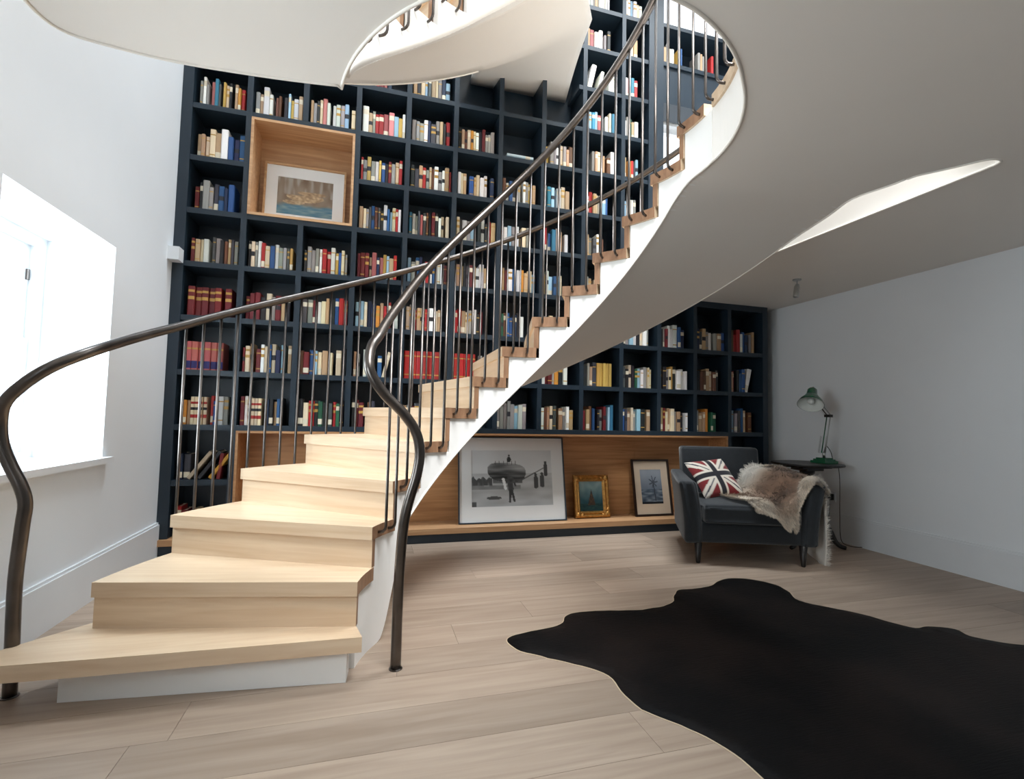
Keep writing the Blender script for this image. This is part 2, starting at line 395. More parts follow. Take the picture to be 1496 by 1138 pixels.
# strings: stepped top, helical underside
def string(name, r, thick, kmax, m, parent, t0=T0, sof=soff, zbase=0.0, tend=None, off=SO, k0=1):
    V = []; F = []
    def strip(ta, tb, zt):
        n = max(2, int(abs(ta-tb)/0.035))
        for i in range(n):
            a = ta+(tb-ta)*i/n; b = ta+(tb-ta)*(i+1)/n; q = len(V)
            for t in (a, b):
                zb = min(sof(t), zt-0.002)
                for rr in ((r(t), r(t)+thick) if callable(r) else (r, r+thick)): V.append(ctr(rr, t, zb)); V.append(ctr(rr, t, zt))
            # vertices per t: inner bottom, inner top, outer bottom, outer top
            F.extend([(q, q+4, q+5, q+1), (q+2, q+3, q+7, q+6), (q+1, q+5, q+7, q+3), (q, q+2, q+6, q+4)])
            if i == 0: F.append((q, q+1, q+3, q+2))
            if i == n-1: F.append((q+4, q+6, q+7, q+5))
    dl = 0.034/(RO if callable(r) else r)
    for k in range(k0, kmax+1):
        ta = t0-DT*(k-1)-dl; tb = t0-DT*k-dl
        if tend is not None and k == kmax: tb = tend
        strip(ta, tb, zbase+RZ*k-TT-0.001)
    V2 = [(v[0]-off[0], v[1]-off[1], v[2]-off[2]) for v in V]
    return mk(name, V2, F, m, parent)
string('inner_string', RI, 0.05, NST, M_STRING, st, tend=TS, k0=2)
string('outer_string', lambda t: ro_s(t)-0.05, 0.05, NST, M_STRING, st, tend=TS, k0=2)
# curved soffit between the two strings
n = 110; V = []
for i in range(n+1):
    th = 2.62+(TS-0.06-2.62)*i/n
    for j in range(7):
        r = RI+(ro_s(th)-RI)*j/6; V.append(ctr(r, th, soff(th)-0.0004))
mk('soffit', loc3(V), grid_f(n+1, 7), M_CEIL, st, smooth=True, fix=False)
for nm, rr in (('highlight_bead', lambda t: RI), ('highlight_bead', ro_s)):
    P = []
    for i in range(91):
        th = 2.30+(TS-2.30)*i/90; P.append(ctr(rr(th), th, soff(th)))
    tube(nm, P, 0.006, M_BEAD_HI, st, 6, SO)  # added beads, their paler colour is the soffit edges' painted highlight
# balusters: rod with a hooked foot let into the tread end
def baluster_vf(th, r, rt, z0, z1):
    """rod stands at radius r, foot bends to radius rt"""
    b = 0.028 if rt > r else -0.028
    P = [ctr(rt, th, z0), ctr(r+b, th, z0)]
    for a in (30, 60): P.append(ctr(r+b-b*sin(a*pi/180), th, z0+abs(b)*(1-cos(a*pi/180))))
    P += [ctr(r, th, z0+abs(b)), ctr(r, th, z1)]
    return tube_vf(P, 0.0075, 6)
RAIL = 0.945
def railz(th): return smin(nos(th), ZF+0.0, 0.05)+RAIL if False else min(nos(th), ZF)+RAIL
for k in range(3, NST):
    for f in (0.27, 0.77):
        th = T0-DT*(k-1+f); V, F = baluster_vf(th, RI-0.05, RI-0.005, RZ*k-0.034, railz(th)-0.005)
        mk('baluster', loc3(V), F, M_STEEL, st, smooth=True, fix=False)
    for f in (0.13, 0.38, 0.63, 0.88):
        th = T0-DT*(k-1+f); V, F = baluster_vf(th, RO+0.05, RO+0.005, RZ*k-0.034, railz(th)-0.005)
        mk('baluster', loc3(V), F, M_STEEL, st, smooth=True, fix=False)
th = 0.10
while th > -2.7:
    r = holer(th); V, F = baluster_vf(th, r-0.05, r-0.005, ZF-0.034, railz(th)-0.005)
    mk('baluster', loc3(V), F, M_STEEL, st, smooth=True, fix=False); th -= 0.15
# handrails
P = [(0.148, 2.226, 0.0), (0.148, 2.224, 0.25), (0.152, 2.22, 0.45), (0.162, 2.215, 0.616), (0.182, 2.213, 0.72), (0.210, 2.212, 0.825), (0.221, 2.212, 0.927), (0.200, 2.212, 1.015), (0.147, 2.213, 1.092), (0.065, 2.213, 1.173), (0.012, 2.212, 1.245), (-0.008, 2.222, 1.305)]
th = 2.87
while th > -2.75:
    r = (RI if th > 0 else holer(th))-0.05+0.03*max(0, min(1, (th-2.5)/0.35)); P.append(ctr(r, th, railz(th)+(0.02 if th > 2.8 else 0))); th -= 0.09
tube('handrail', crom(P, 4), 0.0225, M_STEEL, st, 12, SO)
mk('floor_flange', *lathe_vf([(0.029, 0), (0.029, 0.003), (0.024, 0.005)], 16, (0.148-CX, 2.226-CY, 0.0)), M_STEEL, st)
P = [(-1.259, 2.356, 0.0), (-1.262, 2.354, 0.2), (-1.266, 2.352, 0.43), (-1.256, 2.35, 0.63), (-1.252, 2.35, 0.72), (-1.272, 2.35, 0.79), (-1.307, 2.35, 0.864), (-1.335, 2.345, 0.945), (-1.343, 2.34, 1.033), (-1.320, 2.32, 1.107), (-1.250, 2.305, 1.185), (-1.172, 2.315, 1.252)]
th = 2.965
while th > 0.05:
    P.append(ctr(RO+0.05, th, railz(th)+0.02*max(0, min(1, (th-2.7)/0.26)))); th -= 0.09
tube('handrail', crom(P, 4), 0.0225, M_STEEL, st, 12, SO)
mk('floor_flange', *lathe_vf([(0.029, 0), (0.029, 0.003), (0.024, 0.005)], 16, (-1.259-CX, 2.356-CY, 0.0)), M_STEEL, st)

# ------------------------------------------------------------------ second flight, above
s2 = sett(empty('staircase', (CX, CY, ZF)), 'upper flight of the spiral stair, its white underside rising across the bookcase', 'staircase')
SO2 = (CX, CY, ZF)
R2I, T2 = 0.875, T0-0.105
def r2o(th): 
    t = max(0, min(1, (th-2.35)/0.7)); return 1.62+0.17*t
def sof2i(th): return nos(th)+2.25-(0.06*max(0, (1.7-th)/0.6) if th < 1.7 else 0)
def sof2o(th): return nos(th)+2.325
TE = 1.02
TT = 0.035; tm2 = nosing_mesh(R2I+0.064, 1.42); rm2 = riser_mesh(R2I+0.060, 1.42)
for k in range(1, 9):
    th = T2-DT*(k-1)
    link('tread', tm2, s2, (0, 0, RZ*k), (0, 0, th)); link('riser', rm2, s2, (0, 0, RZ*k), (0, 0, th))
string('inner_string', R2I, 0.05, 8, M_STRING, s2, t0=T2, sof=sof2i, zbase=ZF+TT-0.004, tend=TE, off=SO2)
n = 60; NJ = 9; NL = 10; TA = 1.60
back0, back1 = (0.79, 4.595, 4.325), (1.83, 4.595, 4.335)
V = []; F = []; idx = {}
for i in range(n+1):
    th = 3.10+(TE-3.10)*i/n
    for j in range(NJ):
        f = j/(NJ-1); r = R2I+(r2o(th)-R2I)*f; idx[i, j] = len(V); V.append(Vector(ctr(r, th, sof2i(th)+(sof2o(th)-sof2i(th))*f)))
    if th <= TA:
        q = (TA-th)/(TA-TE); A = V[idx[i, NJ-1]]; B = Vector(back0).lerp(Vector(back1), q)
        for j in range(1, NL+1):
            t = j/NL; p = A.lerp(B, t); p.z += 0.045*sin(pi*t); idx[i, NJ-1+j] = len(V); V.append(p)
for i in range(n):
    for j in range(NJ+NL-1):
        if all(k in idx for k in ((i, j), (i+1, j), (i+1, j+1), (i, j+1))): F.append((idx[i, j], idx[i+1, j], idx[i+1, j+1], idx[i, j+1]))
so2 = mk('soffit', [(v[0]-CX, v[1]-CY, v[2]-ZF) for v in V], F, M_CEIL, s2, smooth=True, fix=False)
md = so2.modifiers.new('thickness', 'SOLIDIFY'); md.thickness = 0.05; md.offset = 1.0
P = []
for i in range(50):
    th = 3.0+(1.58-3.0)*i/49; P.append(ctr(r2o(th), th, sof2o(th)))
tube('highlight_bead', P, 0.007, M_BEAD_HI, s2, 6, SO2)  # added bead with the outer edge's highlight in its colour
def rail2(th): return nos(th)+2.56+RAIL
for k in range(1, 9):
    for f in (0.27, 0.77):
        th = T2-DT*(k-1+f); V, F = baluster_vf(th, R2I-0.05, R2I-0.005, ZF+RZ*k-0.034, rail2(th))
        mk('baluster', [(v[0]-CX, v[1]-CY, v[2]-ZF) for v in V], F, M_STEEL, s2, smooth=True, fix=False)
P = []; th = 3.0
while th > 1.15: P.append(ctr(R2I-0.05, th, rail2(th))); th -= 0.09
tube('handrail', crom(P, 3), 0.0225, M_STEEL, s2, 10, SO2)

# ================================================================== BOOKCASE
YBK = 4.30; YIN = 4.60; TH = 0.021
def DX(c): return -1.0144+0.41963*(c-1)
def SZ(r): return 3.485-0.42118*r
BO = (1.3, 4.45, 0)
bk = sett(empty('bookcase', BO), 'blue-black painted built-in bookcase wall with square compartments and oak niches', 'bookcase')
def bpart(name, a, b, m=M_BLUE, parent=bk): return mbox(name, a, b, m, parent, BO)
ZTOP = 5.95
bpart('back_panel', (XL+0.001, YIN, 0.12), (2.62, YIN+0.03, ZTOP)); bpart('back_panel', (2.62, YIN, 0.12), (4.06, YIN+0.03, 2.30))
bpart('side_panel', (XL+0.001, YBK-0.004, 0.125), (DX(0)+0.02, YIN, ZTOP))
bpart('side_panel', (4.02, YBK-0.004, 0.125), (4.085, YIN, ZC-0.001))
bpart('pilaster', (2.625, YBK-0.006, ZC+0.0), (2.795, YIN+0.03, ZTOP))
NX0, NX1 = DX(1)+TH, DX(3)-TH        # upper oak niche
for c in range(1, 10):
    if c == 2:
        bpart('divider', (DX(c)-TH, YBK, SZ(6)+TH), (DX(c)+TH, YIN, SZ(2)-TH)); bpart('divider', (DX(c)-TH, YBK, SZ(0)+TH), (DX(c)+TH, YIN, ZTOP))
    elif c == 1: bpart('divider', (DX(c)-TH, YBK, 0.125), (DX(c)+TH, YIN, ZTOP))
    else: bpart('divider', (DX(c)-TH, YBK, SZ(6)+TH), (DX(c)+TH, YIN, ZTOP))
for c in (10, 11): bpart('divider', (DX(c)-TH, YBK, SZ(6)+TH), (DX(c)+TH, YIN, 2.28))
bpart('divider', (DX(12)-TH, YBK, 0.125), (DX(12)+TH, YIN, 2.28))
sy = YBK+0.002
for r in range(-5, 7):
    z = SZ(r)
    if r in (1,):
        bpart('shelf', (DX(0)+0.02, sy, z-TH), (DX(1)-TH, YIN, z+TH)); bpart('shelf', (DX(3)+TH, sy, z-TH), (2.63, YIN, z+TH))
    elif r == -2:
        bpart('shelf', (DX(0)+0.02, sy, z-TH), (DX(5)-TH, YIN, z+TH)); bpart('shelf', (1.86, sy, z-TH), (2.63, YIN, z+TH))
    else: bpart('shelf', (DX(0)+0.02, sy, z-TH), (4.02 if r >= 4 else 2.63, YIN, z+TH))
bpart('shelf', (DX(0)+0.02, sy, SZ(7)-TH), (DX(1)-TH, YIN, SZ(7)+TH))
bpart('cornice', (2.63, YBK-0.002, 2.262), (4.02, YIN, ZC-0.001))
bpart('plinth', (XL+0.001, YBK-0.012, 0.0), (4.085, YIN, 0.075))
bpart('oak_ledge', (XL+0.001, YBK-0.03, 0.0755), (4.085, YIN+0.03, 0.122), M_LEDGE)
# upper right: header panel, shelf and the two glazed openings
bpart('header_panel', (2.80, YBK+0.02, 4.37), (4.10, YBK+0.30, 4.755)); bpart('shelf', (2.80, sy, 4.757), (4.10, YIN, 4.80)); bpart('shelf', (2.80, sy, 5.175), (4.10, YIN, 5.215))
bpart('side_panel', (4.105, YBK, 2.66), (4.20, YIN, ZTOP)); bpart('back_panel', (2.80, YIN, 4.80), (4.10, YIN+0.03, 5.175))
bpart('divider', (3.62, YBK+0.02, 2.66), (3.67, YIN, 4.365))
# lower oak niche (long) and upper oak niche (square)
n0, n1, nz = DX(1)+TH, DX(12)-TH, SZ(6)-TH
nb = bpart('oak_niche', (n0, YIN-0.012, 0.1225), (n1, YIN-0.001, nz-0.001), M_NICHE)
def npart(name, a, b): 
    o = mbox(name, a, b, M_NICHE, nb, BO); return o
npart('niche_side', (n0, YBK+0.002, 0.1225), (n0+0.018, YIN-0.012, nz-0.001)); npart('niche_side', (n1-0.018, YBK+0.002, 0.1225), (n1, YIN-0.012, nz-0.001))
npart('niche_top', (n0+0.018, YBK+0.002, nz-0.019), (n1-0.018, YIN-0.012, nz-0.001))
for i in range(1, 5):
    x = n0+(n1-n0)*i/5; npart('niche_joint', (x-0.0015, YIN-0.0135, 0.123), (x+0.0015, YIN-0.012, nz-0.019))
z0, z1 = SZ(2)+TH, SZ(0)-TH
ub = bpart('oak_niche', (NX0, YIN-0.012, z0), (NX1, YIN-0.001, z1), M_LEDGE)
for a, b, nm in (((NX0, YBK-0.008, z0), (NX0+0.02, YIN-0.012, z1), 'niche_side'), ((NX1-0.02, YBK-0.008, z0), (NX1, YIN-0.012, z1), 'niche_side'),
             ((NX0+0.02, YBK-0.008, z0), (NX1-0.02, YIN-0.012, z0+0.02), 'niche_bottom'), ((NX0+0.02, YBK-0.008, z1-0.02), (NX1-0.02, YIN-0.012, z1), 'niche_top')):
    mbox(nm, a, b, M_LEDGE, ub, BO)

# ================================================================== BOOKS
HUE = {'w': ('white', (232, 230, 224)), 'c': ('cream', (226, 206, 172)), 't': ('tan', (186, 152, 116)), 'b': ('brown', (104, 66, 42)), 'k': ('black', (30, 28, 30)),
       'g': ('grey', (150, 146, 140)), 'r': ('red', (176, 34, 34)), 'm': ('maroon', (110, 24, 30)), 'p': ('pink', (206, 124, 120)), 'o': ('orange', (214, 140, 52)),
       'y': ('yellow', (206, 166, 84)), 'u': ('blue', (38, 82, 134)), 'n': ('navy', (26, 40, 74)), 'a': ('pale blue', (156, 192, 214)), 'e': ('teal', (50, 128, 156)),
       'v': ('green', (34, 88, 62)), 's': ('dusty rose', (176, 92, 88)), 'd': ('dark grey', (72, 72, 76))}
M_BOOK = objcol_mat('book_cover'); M_BOOKV = vcol_mat('book_covers', 0.55)
M_PAGE = mat('book_pages', (222, 210, 188), 0.9); M_LC = mat('spine_label_cream', (226, 214, 190), 0.6); M_LG = mat('spine_label_gold', (188, 146, 72), 0.4); M_LK = mat('spine_label_dark', (36, 34, 40), 0.6); M_LR = mat('spine_label_red', (170, 40, 38), 0.6); M_LN = mat('spine_label_navy', (40, 36, 96), 0.6)
BANDS = [[], [(0.70, 0.88, 2)], [(0.14, 0.18, 3), (0.80, 0.84, 3)], [(0.45, 0.62, 4)], [(0.08, 0.30, 2)], [(0.24, 0.36, 5), (0.52, 0.62, 4), (0.74, 0.82, 5)], [(0.06, 0.32, 6), (0.72, 0.78, 3)], [(0.55, 0.66, 3), (0.80, 0.88, 3)], [(0.0, 0.38, 3)]]
BM = [M_BOOK, M_PAGE, M_LC, M_LG, M_LK, M_LR, M_LN]
def book_vf(bands):
    """unit book: spine at y=0 facing -y, x thickness, z height; slot 0 cover, 1 pages, 2.. labels"""
    zs = sorted(set([0.0, 1.0]+[q for b in bands for q in b[:2]])); V = []; F = []; fm = []
    for z in zs:
        V += [(0, 0.035, z), (0.16, 0.0, z), (0.84, 0.0, z), (1, 0.035, z)]
    for i in range(len(zs)-1):
        zc = (zs[i]+zs[i+1])/2; s = 0
        for b in bands:
            if b[0] < zc < b[1]: s = b[2]
        for j in range(3): F.append((i*4+j, i*4+j+1, i*4+5+j, i*4+4+j)); fm.append(s)
    t = (len(zs)-1)*4; n = len(V)
    V += [(0, 1, 0), (1, 1, 0), (0, 1, 1), (1, 1, 1)]
    F += [(n, 0, t, n+2), (3, n+1, n+3, t+3), (0, n, n+1, 3, 2, 1), (n+1, n, n+2, n+3)]; fm += [0, 0, 0, 1]
    m = len(V); V += [(0.12, 0.09, 1), (0.88, 0.09, 1), (0.88, 1, 1), (0.12, 1, 1), (0.12, 0.09, 0.97), (0.88, 0.09, 0.97), (0.88, 1, 0.97), (0.12, 1, 0.97)]
    F += [(t, t+1, t+2, t+3, m+1, m), (t+3, n+3, m+2, m+1), (n+2, t, m, m+3), (m+4, m+5, m+6, m+7), (m, m+1, m+5, m+4), (m+1, m+2, m+6, m+5), (m+3, m, m+4, m+7)]
    fm += [0, 0, 0, 1, 0, 0, 0]
    return V, F, fm
BVF = [book_vf(b) for b in BANDS]
BME = [mesh('book', V, F, BM, fm=fm) for V, F, fm in BVF]
CELLS = {  # row: list of (column, string of spine colours left to right)
 -4: [(7, 'kcwgm'), (8, 'wwgcwWww'), (9, 'wwawcw')],
 -3: [(7, 'cwry.wwgt'), (8, 'tsww.gk'), (9, 'gwct')],
 -2: [(8, '/W/w.ww'), (9, 'wrer')],
 -1: [(3, 'kwtrmsn'), (4, 'tkcadtcgnaw'), (8, 'gaeasg.wceue'), (9, 'wgvtw')],
 0: [(0, 'gWg.pEd.yck.torY'), (1, 'gtWw.bb.kaywt'), (2, 'tgkcPw.wwga.c'), (3, 'Wtgrrspayw'), (4, 'gggwndgtkRe'), (5, 'ktbcocwkmgwgt'), (7, 'yggwcgtb'), (8, 'w.gtct.bW'), (9, 'tor.a')],
 1: [(0, 'ttcCtWunu'), (3, 'rgygwyukmgcra'), (4, 'kdtrgcbwgwtr'), (5, 'wct.utcww.nn'), (6, 'bwudg.wgytc'), (7, 'wea.wct'), (8, 'wrtcwau'), (9, 'agwg')],
 2: [(0, 'mkGgdunu'), (3, 'tcgdubdkWuacrwt'), (4, 'eggdsdbkmkwc.cc'), (5, 'ckwga.kwkrt'), (6, 'wwagw.cg'), (7, 'ruegt.w'), (8, 'tgdw.b')],
 3: [(0, 'mtcw.dgkbtdga'), (1, 'kcgwrcuwggdyt'), (2, 'kgggwrrwyucgc'), (3, 'mmmtsnpyatrr'), (4, 'agun.rwuwwms'), (5, 'ttkdmtwwt.g'), (6, 'tmwuwotca'), (7, 'twauac'), (8, 'gt.cw')],
 4: [(0, 'MMMMM.M'), (1, 'mmmkcgmtkc'), (2, 'dgmwctkurs'), (3, 'aacnnotrr.w'), (4, 'cgrtcrwct'), (5, 'rrtcgwkm'), (6, 'vbuunkw'), (7, 'gtcwk'), (8, 'kctwg'), (9, 'kgawkcwg'), (10, 'kgmwwWun'), (11, 'ndtgw.gtu'), (12, 'brRwun.gt')],
 5: [(0, 'QQQQQQ'), (1, 'mct.mwcucna.t'), (2, 'bmuactc.ck'), (3, 'tg.w/au/c'), (4, 'RRRRRR'), (5, 'RRRR.g'), (6, 'ktgc'), (7, 'wmmgokw'), (8, 'kgtdYYYYY'), (9, 'dkckvawgccC'), (10, 'dkgcykwww'), (11, 'tkbbtcbk'), (12, 'tm.kuU/W')],
 6: [(0, 'otSSSS.ruwgt'), (1, 'mwSSSS.nktuk.t'), (2, 'kcrkvkdrvk'), (3, 'kmm.bd'), (4, 'tgmd'), (6, 'gggGgawg'), (7, 'wbtcd.tgwt'), (8, 'mtbu.kgm.aEc'), (9, 'udtcgak.t'), (10, 'tmctcgtk.w'), (11, 'dgtto.vv'), (12, 'gagdUt.b')],
 7: [(0, 'nd')], 8: [(0, 'rm.gt')]}
rnd = random.Random(11)
BOOKS = []
def proj_area(x, z, w, h):
    p = Vector((x+w/2, YBK+0.06, z+h/2-EYE)); d = p.dot(FW); return w*h/(d*d*d)*p.dot(Vector((0, 1, 0)))
HID = {(-1, 3), (6, 3), (6, 4), (5, 3), (5, 6), (4, 7), (4, 8), (2, 8), (3, 8), (1, 9), (2, 7), (-4, 9), (8, 0)}
for r, cells in CELLS.items():
    zb = SZ(r)+TH if r < 8 else 0.1225
    for c, spec in cells:
        x0 = DX(c)+TH+(0.03 if c == 0 else 0.012); x1 = (DX(c+1) if c != 9 or r >= 4 else 2.63)-TH-0.008
        if c == 12: x1 = 3.99
        items = []; lean = False
        for ch in spec:
            if ch == '/': lean = True; continue
            if ch == '.': items.append(None); continue
            tall = ch.isupper(); q = ch.lower(); band = rnd.choice([0, 0, 0, 1, 1, 2, 2, 3, 4, 7]); wd = rnd.uniform(0.018, 0.036); h = rnd.uniform(0.185, 0.235)
            if tall: h = rnd.uniform(0.24, 0.262); wd *= 1.15
            if ch == 'M': q = 'm'; band = 7; h = 0.232; wd = 0.036
            if ch == 'Q': q = 's'; band = 6; h = 0.222; wd = 0.034
            if ch == 'S': q = 'c'; band = 5; h = 0.215; wd = 0.026
            if r == 5 and ch == 'R': band = 3 if False else 2; h = 0.245; wd = 0.04
            if r == 5 and ch == 'Y': q = 'y'; band = 5 if False else 0; h = 0.228; wd = 0.024
            items.append([q, band, wd, h, lean, tall]); lean = False
        tot = sum(i[2] if i else 0.022 for i in items); tot += sum(0.07 for i in items if i and i[4])
        k = min(1.25, max(0.55, (x1-x0)*0.98/tot))
        x = x0; idx = 0
        for it in items:
            if it is None: x += 0.022*k; continue
            q, band, wd, h, ln, tall = it; wd *= k; idx += 1
            if x+wd > x1+0.004: break
            yb = YBK+rnd.uniform(0.030, 0.062); dp = rnd.uniform(0.13, 0.17)
            hue, rgb = HUE[q]; f = rnd.uniform(0.86, 1.1); rgb = tuple(max(0, min(255, v*f+rnd.uniform(-5, 5))) for v in rgb)
            tilt = 0.0
            if ln: tilt = 0.22; 
            BOOKS.append(dict(r=r, c=c, i=idx, x=x, y=yb, z=zb, w=wd, d=dp, h=h, band=band, rgb=rgb, hue=hue, tilt=tilt, tall=tall, last=False,
                              a=proj_area(x, zb, wd, h)*(0 if (r, c) in HID else 1)))
            x += wd+rnd.choice([0.0006, 0.0006, 0.0012, 0.003]) + (0.065 if ln else 0)
# leaning books low on the left, flat books high up
for i, (dx, rgb, hue, tl, h) in enumerate([(0.10, (190, 170, 145), 'tan', 0.62, 0.25), (0.17, (40, 40, 46), 'black', 0.60, 0.25), (0.245, (214, 156, 60), 'ochre', 0.62, 0.25), (0.30, (120, 30, 34), 'maroon', 0.12, 0.2)]):
    BOOKS.append(dict(r=7, c=0, i=3+i, x=DX(0)+0.04+dx-0.03, y=YBK+0.04, z=SZ(7)+TH, w=0.028, d=0.15, h=h, band=0, rgb=rgb, hue=hue, tilt=tl, tall=False, a=9))
for i, (rgb, hue) in enumerate([((70, 140, 165), 'teal'), ((206, 222, 228), 'pale blue')]):
    BOOKS.append(dict(r=0, c=6, i=i+1, x=DX(6)+0.07, y=YBK+0.04, z=SZ(0)+TH+0.027*i, w=0.026, d=0.17, h=0.26, band=1, rgb=rgb, hue=hue, tilt=pi/2, tall=False, a=9, flat=True))
for c, sp in ((10, 'tgcw.yu'), (11, 'gtgw.r')):
    x = 2.83+0.42*(c-10)
    for ch in sp:
        if ch == '.': x += 0.05; continue
        hue, rgb = HUE[ch]; w = rnd.uniform(0.022, 0.034)
        BOOKS.append(dict(r=-3, c=c, i=len(BOOKS), x=x, y=YBK+0.05, z=4.801, w=w, d=0.15, h=rnd.uniform(0.19, 0.24), band=0, rgb=rgb, hue=hue, tilt=0, tall=False, a=0)); x += w+0.001
BOOKS.sort(key=lambda b: -b['a'])
ORD = ['zeroth', 'first', 'second', 'third', 'fourth', 'fifth', 'sixth', 'seventh', 'eighth', 'ninth', 'tenth', 'eleventh', 'twelfth', 'thirteenth', 'fourteenth', 'fifteenth']
SV, SF, SFM, SC = [], [], [], []
def book_matrix(b):
    M = Matrix.Translation((b['x'], b['y'], b['z']))
    if b.get('flat'): M = M @ Matrix.Translation((0, 0, b['w'])) @ Matrix.Rotation(pi/2, 4, 'Y')
    elif b['tilt']: M = M @ Matrix.Translation((0, 0, b['w']*sin(b['tilt']))) @ Matrix.Rotation(b['tilt'], 4, 'Y')
    return M
for q, b in enumerate(BOOKS):
    M = book_matrix(b); rgb = L3(b['rgb'])
    if q < 300:
        o = link('book', BME[b['band']]); o.matrix_world = M @ Matrix.Diagonal((b['w'], b['d'], b['h'], 1)); o.color = rgb+(1,)
        kind = 'tall '+b['hue'] if b['tall'] else b['hue']
        if b.get('flat'): lab = f"{b['hue']} book lying flat, {'lower' if b['i'] == 1 else 'upper'} of two in an otherwise empty compartment"
        elif b['tilt'] > 0.1: lab = f"{kind} book leaning over, {ORD[b['i']]} from left, {ORD[b['c']+1]} column from left, {ORD[9-b['r']]} row up"
        else: lab = f"{kind} book, {ORD[b['i']]} from left, {ORD[b['c']+1]} bookcase column from left, {ORD[9-b['r']]} row up"
        sett(o, lab, 'book', 'books in the bookcase')
    else:
        V, F, fm = BVF[b['band']]; n = len(SV); M2 = M @ Matrix.Diagonal((b['w'], b['d'], b['h'], 1))
        SV += [M2 @ Vector(v) for v in V]; SF += [tuple(n+i for i in f) for f in F]; SFM += fm; SC += [rgb]*len(V)
o = link('shelved_books', mesh('shelved_books', SV, SF, [M_BOOKV]+BM[1:], fm=SFM, cols=SC))
sett(o, 'the many smaller and half hidden books filling the remaining bookcase compartments', 'books', kind='stuff')

# ================================================================== PICTURES
def smooth(e0, e1, x): t = max(0, min(1, (x-e0)/(e1-e0))); return t*t*(3-2*t)
def mix(a, b, t): return tuple(p+(q-p)*t for p, q in zip(a, b))
import mathutils
def nz_(u, v, s, o=0): return mathutils.noise.noise((u*s+o, v*s, o*1.7))
def inell(u, v, cx, cy, rx, ry): return ((u-cx)/rx)**2+((v-cy)/ry)**2 < 1
def print_mesh(w, h, nx, fn):
    ny = max(8, int(nx*h/w)); V = []; C = []
    for i in range(nx+1):
        for j in range(ny+1):
            u, v = i/nx, j/ny; V.append(((u-0.5)*w, 0, v*h)); C.append(L3(tuple(max(0, min(255, q)) for q in fn(u, v))))
    return V, [tuple(reversed(f)) for f in grid_f(nx+1, ny+1)], C
M_PRINT = vcol_mat('printed_picture', 0.35)
def art_boats(u, v):
    base = mix((150, 136, 120), (120, 98, 78), 0.5+0.8*nz_(u, v*0.4, 9, 3))
    if v > 0.55: base = mix(base, (168, 160, 150), smooth(0.5, 0.9, nz_(u*2, v*0.3, 7, 9)+0.4))
    w = mix((72, 120, 146), (120, 150, 160), 0.5+nz_(u, v*3, 8, 5))
    c = mix(w, base, smooth(0.22, 0.34, v+0.05*nz_(u, v, 6)))
    for (x, y, rx, ry, col) in ((0.5, 0.46, 0.34, 0.09, (214, 188, 150)), (0.62, 0.60, 0.26, 0.06, (196, 168, 132)), (0.30, 0.34, 0.2, 0.05, (206, 184, 150))):
        if inell(u, v, x, y+0.25*(u-x)*(u-x)*2, rx, ry): c = mix(col, (120, 92, 66), 0.35+0.6*nz_(u, v, 20, 1))
    return c
def seg(u, v, x0, y0, x1, y1, r):
    dx, dy = x1-x0, y1-y0; t = max(0, min(1, ((u-x0)*dx+(v-y0)*dy)/(dx*dx+dy*dy))); return hypot(u-x0-t*dx, v-y0-t*dy) < r
def art_beach(u, v):
    g = 205-22*v+10*nz_(u, v, 4)
    if v < 0.58: g = 168+20*nz_(u*0.6, v*2, 7, 2)-16*(0.58-v)
    if 0.30 < v < 0.37+0.02*nz_(u, v, 9) and u < 0.6: g = 120+15*nz_(u, v, 12)
    if 0.37 < v < 0.55 and u < 0.25: g = 66+60*max(0, nz_(u*3, v*0.7, 14, 6)) if v < 0.50+0.06*nz_(u*5, 0, 5) else g
    e = abs((u-0.43)/0.235)**2.6+abs((v-(0.63-0.10*(u-0.43)))/(0.20 if v < 0.63 else 0.14))**2.6
    if 0.26 < u < 0.62 and 0.40 < v < 0.5: g = 84+30*nz_(u, v, 10, 8)
    if e < 1: g = 118+60*nz_(u*0.5, v*3, 9, 4)-75*smooth(0.74, 0.50, v)+25*smooth(0.4, 0.6, u)
    if inell(u, v, 0.46, 0.83, 0.026, 0.05) or inell(u, v, 0.46, 0.90, 0.012, 0.02): g = 34
    for i in range(6):
        if seg(u, v, 0.29+0.05*i, 0.74, 0.29+0.05*i, 0.80, 0.005): g = 74
    if seg(u, v, 0.475, 0.30, 0.465, 0.50, 0.034) or inell(u, v, 0.468, 0.575, 0.02, 0.03) or seg(u, v, 0.50, 0.50, 0.53, 0.36, 0.012): g = 62+30*nz_(u, v, 20)
    if seg(u, v, 0.46, 0.08, 0.468, 0.28, 0.014) or seg(u, v, 0.515, 0.09, 0.485, 0.28, 0.014): g = 46
    if seg(u, v, 0.385, 0.48, 0.41, 0.31, 0.017): g = 238
    if seg(u, v, 0.60, 0.45, 0.93, 0.70, 0.008): g = 70
    for x, y in ((0.79, 0.40), (0.87, 0.42), (0.92, 0.62)):
        if seg(u, v, x, y-0.07, x, y+0.10, 0.026) or inell(u, v, x, y+0.15, 0.018, 0.03): g = 60
    if inell(u, v, 0.27, 0.15, 0.09, 0.03) or (u < 0.06 and v < 0.09): g = 70
    g = min(250, g*1.12+12)
    return (g*0.97, g*0.99, g)
def art_ship(u, v):
    c = mix((52, 96, 112), (140, 168, 172), smooth(0.25, 0.9, v)+0.3*nz_(u, v, 5))
    if v < 0.25: c = mix((30, 62, 74), (60, 96, 92), 0.5+nz_(u, v*3, 8))
    if abs(u-0.52) < 0.16*(0.72-v)/0.5 and 0.2 < v < 0.72: c = mix((110, 86, 66), (60, 54, 54), 0.5+nz_(u, v, 14))
    return c
